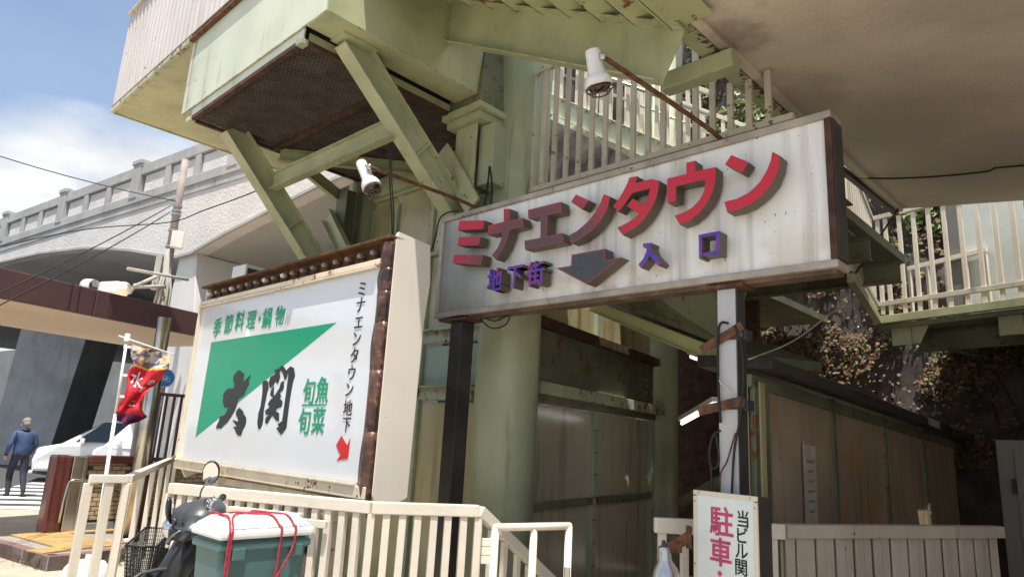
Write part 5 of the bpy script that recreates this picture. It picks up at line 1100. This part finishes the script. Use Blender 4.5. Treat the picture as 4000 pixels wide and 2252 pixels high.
# printed art on the face, each piece a thin film
k7 = lambda x, y: (700+x/1.45, 900+y/1.45); k8 = lambda pts: [(780+x/3.625, 1350+y/3.625) for x, y in pts]
def film(pts, nm, mt_, lay=1):
    m = MB(); m.prism([onT(u_, v_, S2F+.010-.002*lay) for u_, v_ in pts], BX*.0015); return m.build(nm, mt_, s2)
film([k7(182, 632), k7(890, 520), k7(92, 1168)], 'green_triangle', 'sign_green', 1)
film(k8([(555, 338), (595, 370), (630, 395), (625, 450), (615, 512), (670, 455), (722, 405), (712, 450), (690, 500), (703, 530), (680, 580), (650, 630), (630, 690), (590, 725), (548, 745), (535, 800), (500, 900), (460, 970), (430, 1020), (385, 1085), (335, 1130), (305, 1165), (232, 1168), (235, 1130), (270, 1060), (285, 1000), (340, 980), (380, 930), (400, 865), (350, 878), (328, 800), (332, 690), (360, 640), (405, 600), (480, 600), (490, 520), (472, 500), (480, 420), (520, 370)]), 'brush_character', 'sign_ink', 2)
film(k8([(560, 872), (610, 920), (625, 970), (655, 1010), (655, 1080), (635, 1140), (608, 1180), (585, 1265), (550, 1270), (515, 1235), (500, 1180), (470, 1140), (525, 1145), (500, 1100), (460, 1045), (540, 1070), (545, 1040), (510, 965), (520, 910)]), 'brush_dot', 'sign_ink', 2)
film(k8([(885, 540), (905, 495), (960, 490), (970, 540), (972, 600), (950, 670), (935, 750), (905, 900), (895, 1050), (880, 1120), (850, 1180), (825, 1165), (815, 1085), (830, 950), (860, 860), (880, 720), (890, 620)]), 'brush_character', 'sign_ink', 2)
film(k8([(1045, 340), (1115, 325), (1160, 272), (1195, 300), (1222, 350), (1280, 288), (1330, 310), (1348, 420), (1320, 500), (1300, 600), (1275, 750), (1255, 900), (1235, 1070), (1225, 1160), (1150, 1258), (1110, 1200), (1080, 1155), (1120, 1150), (1105, 1105), (1165, 1060), (1180, 950), (1200, 820), (1225, 640), (1256, 385), (1248, 382), (1225, 470), (1200, 480), (1180, 400), (1150, 345), (1125, 380), (1140, 430), (1105, 540), (1070, 500), (1035, 565), (995, 600), (975, 520), (1000, 440), (1060, 400), (1072, 362)]), 'brush_character', 'sign_ink', 2)
film(k8([(1150, 510), (1190, 495), (1190, 580), (1170, 635), (1130, 660), (1150, 710), (1132, 745), (1165, 775), (1168, 820), (1150, 865), (1095, 885), (1070, 920), (1120, 950), (1120, 1068), (1085, 1060), (1040, 1000), (1020, 985), (1000, 1020), (950, 1105), (925, 1085), (930, 1020), (980, 972), (935, 975), (925, 915), (985, 868), (965, 820), (1000, 760), (1035, 735), (995, 690), (1010, 620), (1050, 560), (1045, 690), (1058, 705), (1125, 600)]), 'brush_character', 'sign_ink', 2)
film([k7(918, 1160), k7(950, 1215), k7(968, 1175), k7(955, 1290), k7(890, 1300), k7(912, 1272), k7(888, 1215)], 'red_arrow', 'red_stroke', 2)
def chars(items, nm, mt_, bold, xs=1., lay=2):
    for ch, (x, y), em in items:
        m = MB(); put_glyph(m, ch, onT(*k7(x, y), S2F+.010-.002*lay), em, RX, UP, NRM, bold, .0015, xs); m.build(nm, mt_, s2, fix=False)
chars([('季', (216, 548), .205), ('節', (280, 528), .205), ('料', (343, 512), .205), ('理', (408, 505), .20), ('・', (455, 498), .20), ('鍋', (497, 494), .20), ('物', (570, 480), .185)], 'green_character', 'sign_green', .018, .92)
k9 = lambda x, y: ((780+x/3.625-700)*1.45, (1350+y/3.625-900)*1.45)
chars([('旬', k9(1545, 640), .215), ('魚', k9(1738, 620), .215), ('旬', k9(1480, 1065), .215), ('菜', k9(1680, 1055), .215)], 'green_character', 'sign_green', .022, .88)
p_, q_ = k9(1448, 838), k9(1785, 830); film([k7(p_[0], p_[1]-5), k7(q_[0], q_[1]-4), k7(q_[0], q_[1]+4), k7(p_[0], p_[1]+5)], 'green_rule', 'sign_green', 2)
chars([('ミ', (1035, 330), .135), ('ナ', (1028, 420), .135), ('エ', (1016, 520), .13), ('ン', (1006, 612), .13), ('タ', (992, 705), .13), ('ウ', (977, 805), .125), ('ン', (964, 900), .125), ('地', (955, 1002), .125), ('下', (947, 1100), .12)], 'black_character', 'sign_ink', .008, .95)
# legs of the sign
for u_ in (875, 1335):
    pt = onT(u_, 1860, S2F+.2); s_ = (pt-C1).dot(AX); root = s2
    m = MB(); m.hexa([G(s_+.06, S2F+.12, .6), G(s_-.06, S2F+.12, .6), G(s_-.06, S2F+.24, .6), G(s_+.06, S2F+.24, .6)], [G(s_+.06, S2F+.12, .95), G(s_-.06, S2F+.12, .95), G(s_-.06, S2F+.24, .95), G(s_+.06, S2F+.24, .95)])
    m.hexa([G(s_+.06, S2F+.12, .952), G(s_-.06, S2F+.12, .952), G(s_-.06, S2F+.24, .952), G(s_+.06, S2F+.24, .952)], [G(s_+.17, S2F+.06, 1.14), G(s_-.17, S2F+.06, 1.14), G(s_-.17, S2F+.30, 1.14), G(s_+.17, S2F+.30, 1.14)])
    m.box(G(s_, S2F+.18, .25), .11, .11, .7, AX, BX); m.build('leg', 'cream_dirty', s2, .006)
m = MB(); m.box(G(1.2, S2F+.18, 1.10), 2.6, .08, .06, AX, BX); m.build('base_beam', 'cream_dirty', s2, .005)
# ================================================================== parking sign
pk0 = onD(2713, 1911, 4.25); pd = azv(146); pn = azv(236); PW = .43
if pn.dot(EYE-pk0) < 0: pn = -pn
pk = thing('parking_sign', V((pk0.x, pk0.y, 0)), 'white upright sign board with pink and black characters at lower right', 'sign')
def K(x, z, o=0): return V((pk0.x, pk0.y, 0))+pd*x+pn*o+UP*z
zt = pk0.z
m = MB(); m.box(K(PW/2, zt-.75, -.06), PW-.01, .12, 1.49, pd, pn); m.build('box', 'steel_dark', pk, .004)
paint('board_white', (.74, .78, .77), .3, .04, 3, streak=.2, scol=(.5, .5, .45))
m = MB(); m.box(K(PW/2, zt-.75, .004), PW-.04, .006, 1.47, pd, pn); m.build('board', 'board_white', pk)
for (x, z, w_, h_) in ((PW/2, zt-.012, PW, .026), (.013, zt-.765, .026, 1.47), (PW-.013, zt-.765, .026, 1.47)): m = MB(); m.box(K(x, z, .006), w_, .014, h_, pd, pn); m.build('frame', 'cream', pk, .003)
for x, z in ((.04, zt-.012), (PW-.04, zt-.012), (.013, zt-.06), (PW-.013, zt-.06), (.013, zt-.40), (PW-.013, zt-.44)): m = MB(); m.lathe([(.006, 0), (.005, .003), (0, .004)], K(x, z, .013), pn, 8); m.build('screw', 'aluminium', pk)
def pk_at(u_, v_): return pl(u_, v_, K(0, 0, .0075), pn)
rx = pd if (pk_at(2900, 2100)-pk_at(2750, 2100)).dot(pd) > 0 else -pd
def pch(ch, u_, v_, em, bold, mt_, xs=1.): m = MB(); put_glyph(m, ch, pk_at(u_, v_), em, rx, UP, pn, bold, .001, xs); m.build('pink_character' if mt_ == 'pink_ink' else 'black_character', mt_, pk, fix=False)
pch('駐', 2818, 2034, .165, .030, 'pink_ink', 1.0); pch('車', 2815, 2154, .155, .030, 'pink_ink', 1.0); pch('・', 2812, 2238, .12, .02, 'pink_ink')
for ch, u_, v_ in (('当', 2902, 2025), ('ビ', 2900, 2088), ('ル', 2897, 2150), ('関', 2895, 2215)): pch(ch, u_, v_, .092, .020, 'sign_ink', .95)
# banner writing, laid on the folds of the cloth
def cloth_pt(fr_, fc):
    fr_ = max(0, min(len(rows)-1.001, fr_)); fc = max(0, min(.999, fc))*NCF; i, k = int(fr_), int(fc); a_, b_ = fr_-i, fc-k; W_ = NCF+1
    P_ = lambda ii, kk: fm.v[ii*W_+kk]
    return P_(i, k).lerp(P_(i, k+1), b_).lerp(P_(i+1, k).lerp(P_(i+1, k+1), b_), a_)
m = MB()
for ch, r_, c_, em_r, em_c in (('水', 5.0, .34, 1.9, .40), ('の', 4.6, .80, 1.0, .22), ('味', 6.0, .66, 1.2, .28), ('こ', 8.5, .58, 1.4, .34)):
    vs, fs = glyph(ch, 1.0, .02, 0)
    out = []
    for v in vs:
        p = cloth_pt(r_-(v.y-.38)*em_r, c_+(v.x-.5)*em_c); out.append(p+(EYE-p).normalized()*.012)
    m.add(out, fs)
m.build('banner_writing', 'white', bn, fix=False)
# ================================================================== scooter
def ell(mb, c, ax3, n=16, m_=10):            # ellipsoid with three half-axis vectors
    vs = []
    for i in range(m_+1):
        th = math.pi*i/m_
        for k in range(n): ph = 2*math.pi*k/n; vs.append(V(c)+ax3[0]*(math.sin(th)*math.cos(ph))+ax3[1]*(math.sin(th)*math.sin(ph))+ax3[2]*math.cos(th))
    mb.add(vs, [(i*n+k, (i+1)*n+k, (i+1)*n+(k+1) % n, i*n+(k+1) % n) for i in range(m_) for k in range(n)], True); return mb
cr_ = onD(860, 2112, 3.30); ex, ey = azv(43), azv(-47); CLN, CWD = .44, .27
sc0 = V((cr_.x, cr_.y, 0))+ex*(CLN/2)+ey*(CWD/2)
gzs = -.08
sX, sY = azv(-47), azv(-137)                 # forward and left
def S(x, y, z): return V((sc0.x, sc0.y, gzs))+sX*x+sY*y+UP*z
st = thing('scooter', S(.5, 0, 0), 'black scooter with mirrors and front basket parked at the railing', 'scooter')
gR, gL = onD(872, 1938, 4.62), onD(700, 2122, 3.98); hc = (gR+gL)/2; hb = (gR-gL).normalized(); hf = UP.cross(hb).normalized()   # hf: where the handlebar faces
hu = hb.cross(hf)*-1
if hu.z < 0: hu = -hu
if hf.x > 0: hf = -hf
m = MB(); ell(m, hc+hu*.015, (hb*.15, hf*.115, hu*.085)); ell(m, hc+hf*.05-hu*.01, (hb*.12, hf*.13, hu*.095)); ell(m, hc-hf*.03+hu*.045, (hb*.105, hf*.085, hu*.05)); cw = m.build('handlebar_cowl', 'scooter_grey', st)
for g_, sg_ in ((gR, 1), (gL, -1)): m = MB(); m.tube([hc+hb*(.08*sg_), hc+hb*(.17*sg_), g_-hb*(.10*sg_)], [.075, .048, .028], 14); m.build('bar_cover', 'scooter_grey', st)
gn_ = (hu*.82-hf*.57).normalized(); g0 = hc+hu*.078-hf*.045
m = MB(); ell(m, g0, (hb*.082, gn_.cross(hb)*.052, gn_*.012)); gg = m.build('gauge', 'gauge_face' if 'gauge_face' in MT else 'scooter', st)
b = NB('gauge_dial'); b.done(b.mix(b.ramp(b.noise(90, 2), .50, .56), (.03, .03, .035), (.55, .55, .55)), .15, Coat_Weight=.6)
m = MB(); ell(m, g0+gn_*.004, (hb*.070, gn_.cross(hb)*.042, gn_*.011)); m.build('dial', 'gauge_dial', gg)
for g_, sgn in ((gR, 1), (gL, -1)):
    m = MB(); m.tube([g_-hb*(.13*sgn), g_-hb*(.012*sgn)], .0185, 14); m.tube([g_-hb*(.012*sgn), g_], [.021, .019], 12); m.build('grip', 'rubber', st)
    m = MB(); m.box(g_-hb*(.155*sgn)+hu*.005, .05, .055, .055, hb, hf); m.build('switch_housing', 'scooter', st, .01)
    m = MB(); m.tube(smoothpath([g_-hb*(.16*sgn)+hf*.05, g_-hb*(.10*sgn)+hf*.075-hu*.01, g_-hb*(.03*sgn)+hf*.07-hu*.015, g_+hb*(.01*sgn)+hf*.055-hu*.01]), [.010]*5+[.009]*5+[.007]*5+[.009], 8); m.build('brake_lever', 'chrome', st)
def mirror(base, mid, c, up_, rad, nrm_):
    m = MB(); m.tube(smoothpath([base, mid, c-up_*rad[1]*.7]), .005, 8); m.tube([base-UP*.012, base+UP*.02], .011, 10); root = m.build('mirror_stem', 'scooter', st)
    up_ = (up_-nrm_*up_.dot(nrm_)).normalized(); r_ = nrm_.cross(up_).normalized(); m = MB(); ell(m, c-nrm_*.010, (r_*rad[0], up_*rad[1], nrm_*.018), 20, 10); m.build('mirror_shell', 'scooter', root)
    m = MB(); pts = [c+nrm_*.007+r_*(rad[0]*.86*math.cos(q))+up_*(rad[1]*.88*math.sin(q)) for q in [2*math.pi*i/24 for i in range(24)]]; m.prism(pts, nrm_*.003); m.build('mirror_glass', 'mirror_glass', root)
mr = onD(823, 1845, 4.55); toc = (EYE-mr).normalized(); mirror(onD(776, 1988, 4.45), onD(786, 1915, 4.5), mr, (UP*.95+hb*.30).normalized(), (.050, .072), (toc+azv(176)-UP*.42).normalized())
ml = onD(668, 1985, 4.25); mirror(onD(682, 2040, 4.15), onD(676, 2020, 4.18), ml, (UP*.9-hb*.35).normalized(), (.045, .07), (azv(70)*1.0+UP*.1).normalized())
m = MB(); ell(m, hc+hf*.135-hu*.045, (hb*.115, hf*.07, hu*.075)); m.build('headlight', 'chrome', st)
m = MB(); m.tube([hc+hf*.10-hu*.0+hb*.02, hc+hf*.19+hb*.02], [.028, .024], 10); m.build('turn_signal', 'plastic_white', st)
m = MB(); m.box(hc-hb*.12+hf*.075-hu*.03, .10, .10, .07, hb, hf, hu); m.build('lamp_visor', 'car_trim', st, .015)
# steering stem, leg shield with pocket, floor
bq = onD(655, 2200, 4.12); bs = V((bq.x, bq.y, gzs)); gx = lambda x, y, z: bs+sX*x+sY*y+UP*z
m = MB(); m.tube([hc-hu*.03, gx(.03, -.02, .84)], [.085, .09], 14); m.build('steering_neck', 'scooter', st)
rows_ = [(.34, .10, .17), (.48, .07, .24), (.62, .045, .25), (.74, .03, .235), (.86, .03, .19), (.94, .04, .12)]; m = MB(); n = 10
for z, x, hw in rows_:
    for k in range(n+1): f = k/n*2-1; m.v.append(gx(x+.02-.10*f*f*(hw/.22), f*hw, z))
for i in range(len(rows_)-1):
    for k in range(n): a_ = i*(n+1)+k; m.f.append((a_, a_+1, a_+n+2, a_+n+1)); m.sm.append(True)
o = m.build('leg_shield', 'scooter', st, fix=False); sd = o.modifiers.new('solid', 'SOLIDIFY'); sd.thickness = .02
rim = [gx(x+.02-.10*(hw/.22), hw, z) for z, x, hw in rows_]+[gx(x+.02-.10*(hw/.22), -hw, z) for z, x, hw in reversed(rows_)]; m = MB(); m.tube(smoothpath(rim, 3), .010, 6); m.build('shield_edge', 'scooter_grey', st)
m = MB(); m.hexa([gx(-.07, .19, .38), gx(-.10, .02, .38), gx(.06, .02, .38), gx(.06, .20, .38)], [gx(-.12, .20, .60), gx(-.15, .03, .60), gx(.02, .03, .60), gx(.02, .21, .60)]); m.build('pocket', 'scooter', st, .02)
m = MB(); ell(m, gx(-.08, .11, .61), (sX*.03, sY*.06, UP*.02)); tag(m.build('pocket_content', 'blue_sign', st))
m = MB(); m.hexa([gx(-.06, .03, .30), gx(-.06, -.05, .30), gx(.06, -.05, .30), gx(.06, .03, .30)], [gx(-.03, .04, .86), gx(-.03, -.06, .86), gx(.06, -.06, .86), gx(.06, .04, .86)]); m.build('centre_spine', 'scooter_grey', st, .015)
m = MB(); m.tube(smoothpath([gx(-.07, -.03, .70), gx(-.14, -.04, .68), gx(-.14, -.09, .62), gx(-.09, -.11, .60)]), .010, 8); m.build('bag_hook', 'scooter', st)
m = MB(); m.box(gx(-.085, -.01, .40), .006, .11, .07, sX); m.box(gx(-.089, -.01, .425), .004, .11, .016, sX); m.build('warning_sticker', 'board_white', st)
m = MB(); m.box(gx(-.22, 0, .28), .46, .30, .06, sX); m.build('floorboard', 'scooter', st, .02)
m = MB(); ell(m, S(.12, 0, .62), (sX*.38, sY*.15, UP*.10)); m.build('seat', 'scooter', st)
m = MB(); ell(m, S(.02, 0, .46), (sX*.42, sY*.17, UP*.17)); m.build('rear_body', 'scooter', st)
for x, r_ in ((-.30, .22),): m = MB(); c = S(x, 0, r_); m.lathe([(.12, .045), (.20, .045), (.22, .0), (.20, -.045), (.12, -.045)], c, sY, 24); wh = m.build('wheel', 'rubber', st); m = MB(); m.lathe([(0, .03), (.12, .035), (.12, -.035), (0, -.03)], c, sY, 16); m.build('rim', 'aluminium', wh)
cfw = gx(.30, .06, .22); m = MB(); m.lathe([(.12, .04), (.20, .04), (.22, 0), (.20, -.04), (.12, -.04)], cfw, hb, 24); wh = m.build('wheel', 'rubber', st); m = MB(); m.lathe([(0, .03), (.12, .03), (.12, -.03), (0, -.03)], cfw, hb, 16); m.build('rim', 'aluminium', wh)
m = MB(); m.tube([gx(.06, 0, .75), cfw+hb*.07], .022, 8); m.tube([gx(.06, 0, .75), cfw-hb*.07], .022, 8); m.build('fork', 'aluminium', st)
m = MB(); ell(m, cfw+UP*.12, (hf*.24, hb*.08, UP*.13)); m.build('front_mudguard', 'scooter', st)
m = MB(); m.bar(S(-.30, .10, .72), S(.15, .10, .70), .02, .02); m.bar(S(-.30, -.10, .72), S(.15, -.10, .70), .02, .02); m.box(S(-.08, 0, .735), .44, .28, .012, sX); m.build('luggage_rack', 'black', st)
# wire basket at the front
bk0 = onD(588, 2095, 4.60); B1 = lambda a_, c_, z: V((bk0.x, bk0.y, 0))+hb*a_+hf*c_+UP*z; zt_, zb_ = bk0.z, bk0.z-.27
m = MB(); cs = lambda z, k_: [B1(a_*k_, c_*k_-.0, z) for a_, c_ in ((-.13, -.08), (.13, -.08), (.13, .08), (-.13, .08), (-.13, -.08))]
m.tube(cs(zt_, 1), .007, 6); m.tube(cs(zb_, .72), .005, 6)
for i in range(1, 13): m.tube(cs(lerp(zb_, zt_, i/13), lerp(.72, 1, i/13)), .0022, 4)
for q0, q1 in zip(cs(zb_, .72)[:-1], cs(zt_, 1)[:-1]): pass
A_, B_ = cs(zt_, 1), cs(zb_, .72)
for e_ in range(4):
    for i in range(14): f = i/14; m.tube([A_[e_].lerp(A_[e_+1], f), B_[e_].lerp(B_[e_+1], f)], .0026, 4)
m.build('basket', 'black', st)
# ================================================================== cooler box on the rack
cz = cr_.z; c0 = V((cr_.x, cr_.y, 0))
def K2(x, y, z): return c0+ex*x+ey*y+UP*z
cb = thing('cooler_box', K2(CLN/2, CWD/2, cz-.36), 'teal cooler box with white lid strapped on the scooter', 'cooler box')
m = MB(); m.hexa([K2(.03, .02, cz-.36), K2(CLN-.03, .02, cz-.36), K2(CLN-.03, CWD-.02, cz-.36), K2(.03, CWD-.02, cz-.36)], [K2(.008, .008, cz), K2(CLN-.008, .008, cz), K2(CLN-.008, CWD-.008, cz), K2(.008, CWD-.008, cz)]); m.build('tub', 'cooler', cb, .018)
m = MB(); m.box(K2(CLN/2, CWD/2, cz-.03), CLN+.005, CWD+.005, .035, ex, ey); m.build('rim', 'cooler', cb, .008)
m = MB(); m.box(K2(CLN/2, CWD/2, cz+.022), CLN+.024, CWD+.024, .042, ex, ey); ldd = m.build('lid', 'cooler_lid', cb, .014)
m = MB(); i0, i1 = .0, .03; m.hexa([K2(-.005, -.005, cz+.044), K2(CLN+.005, -.005, cz+.044), K2(CLN+.005, CWD+.005, cz+.044), K2(-.005, CWD+.005, cz+.044)], [K2(.05, .045, cz+.088), K2(CLN-.05, .045, cz+.088), K2(CLN-.05, CWD-.045, cz+.088), K2(.05, CWD-.045, cz+.088)]); m.build('lid_crown', 'cooler_lid', ldd, .012)
for x in (.10, .16, .22, .31, .38): m = MB(); m.hexa([K2(x-.012, -.006, cz+.045), K2(x+.012, -.006, cz+.045), K2(x+.012, .05, cz+.045), K2(x-.012, .05, cz+.045)], [K2(x-.008, .035, cz+.089), K2(x+.008, .035, cz+.089), K2(x+.008, .06, cz+.092), K2(x-.008, .06, cz+.092)]); m.build('lid_rib', 'cooler_lid', ldd, .003)
for x in (.09, .37): m = MB(); m.box(K2(x, -.002, cz-.06), .06, .012, .05, ex, ey); m.build('catch', 'cooler', cb, .004)
m = MB(); m.box(K2(CLN-.06, .012, cz-.25), .02, .006, .06, ex, ey); m.build('sticker', 'board_white', cb)
def rope(pts, label, r_=.0048): tag(MB().tube(smoothpath([K2(*p) for p in pts], 6), r_, 8).build('rope', 'rope'), label, 'rope')
rope([(.035, -.008, cz-.36), (.03, -.016, cz-.05), (.03, -.018, cz+.0), (.03, -.018, cz+.042), (.036, .0, cz+.055), (.045, .045, cz+.092), (.05, .13, cz+.094), (.05, .22, cz+.093), (.05, .275, cz+.05)], 'left red cord tied over the cooler lid')
rope([(.047, -.008, cz-.36), (.042, -.016, cz-.05), (.041, -.018, cz+.0), (.042, -.018, cz+.042), (.05, .0, cz+.055), (.065, .045, cz+.092), (.14, .13, cz+.095), (.28, .17, cz+.094), (.33, .24, cz+.08)], 'second red cord close beside the left cord', .0045)
rope([(.265, -.006, cz-.36), (.275, -.014, cz-.05), (.275, -.018, cz+.0), (.274, -.018, cz+.042), (.268, .0, cz+.055), (.25, .045, cz+.092), (.20, .12, cz+.094), (.13, .19, cz+.094), (.10, .26, cz+.07)], 'upright red cord of the crossing pair on the cooler')
rope([(.16, -.004, cz-.36), (.26, -.010, cz-.20), (.335, -.015, cz-.06), (.345, -.018, cz+.0), (.345, -.018, cz+.042), (.34, .0, cz+.055), (.325, .045, cz+.092), (.27, .14, cz+.095), (.25, .23, cz+.092), (.245, .275, cz+.05)], 'slanting red cord of the crossing pair on the cooler')
# ================================================================== clip lamp at lower right
cl0 = onD(2594, 2130, 4.05); cl_ = thing('clip_lamp', cl0, 'bare aluminium clip lamp on a rusty bracket at lower right', 'lamp')
axl = (-UP+azv(60)*.10).normalized()
m = MB(); m.lathe([(0, 0), (.030, .002), (.036, .02), (.036, .07), (.041, .08), (.066, .12), (.082, .18), (.090, .26), (.087, .26), (.072, .15)], cl0, axl, 24); m.build('reflector', 'aluminium', cl_)
m = MB(); m.lathe([(.008, -.03), (.014, -.01), (.014, 0)], cl0, axl, 8); m.build('stem', 'steel_dark', cl_)
p0, p1 = onD(2615, 2140, 4.05), onD(2690, 2095, 4.1); m = MB(); m.bar(p0, p1, .012, .06); m.box(p1, .02, .03, .12, azv(70)); m.box(p0.lerp(p1, .4)-UP*.02, .03, .05, .05, azv(60)); m.build('bracket', 'rust', cl_, .003)
tag(MB().tube(smoothpath([onD(2690, 2090, 4.15), onD(2700, 2060, 4.15), onD(2696, 2110, 4.15), onD(2706, 2150, 4.12)]), .006, 6).build('lamp_cord', 'cable'), 'short black cord behind the clip lamp', 'cable')
# ================================================================== loose cables
def loose(pts, r_, label, m_='cable'): tag(MB().tube(smoothpath(pts), r_, 6).build('cable', m_), label, 'cable')
loose([onT(1525, 520, -1.3), onT(1522, 700, -1.2), onT(1530, 830, -1.1), onT(1532, 980, -1.0)], .007, 'left of two black cables hanging from the tie beam')
loose([onT(1531, 520, -1.3), onT(1530, 700, -1.2), onT(1538, 830, -1.1), onT(1536, 980, -1.0)], .006, 'right of two black cables hanging from the tie beam')
loose([onD(1912, 650, 6.0), onD(1905, 720, 6.0), onD(1893, 800, 6.0), onD(1875, 900, 6.1)], .010, 'left black cable beside the pipe stub')
loose([onD(1914, 650, 6.0), onD(1922, 730, 6.0), onD(1917, 800, 6.0), onD(1912, 900, 6.1)], .010, 'right black cable beside the pipe stub')
loose([onT(1790, 822, -.89), onT(1745, 832, -.9), onT(1715, 860, -.9), onT(1698, 940, -.85), onT(1672, 1000, -.6), onT(1640, 1040, -.1)], .007, 'black cable leaving the upper left corner of the long sign')
loose([onT(1870, 1225, -.78), onT(1890, 1260, -.78), onT(1930, 1282, -.78), onT(1980, 1262, -.78), onT(1995, 1215, -.78)], .006, 'outer cable loop hanging under the long sign')
loose([onT(1888, 1222, -.78), onT(1905, 1245, -.78), onT(1945, 1250, -.78), onT(2010, 1212, -.78)], .006, 'inner cable loop hanging under the long sign')
loose([onZ(3285, 690, 4.38), onZ(3450, 697, 4.38), onZ(3650, 690, 4.38), onZ(3850, 670, 4.38), onZ(3900, 655, 4.38), onZ(4100, 640, 4.38)], .009, 'dark cable clipped along the stucco soffit')
loose([onD(3508, 815, 8.1), onD(3330, 1085, 7.6)], .010, 'taut dark cable slanting down behind the end of the long sign')
loose([onD(3255, 1215, 6.6), onD(3100, 1330, 6.0), onD(2925, 1402, 5.0)], .006, 'pale wire slanting down to the grey post', 'cream_dirty')
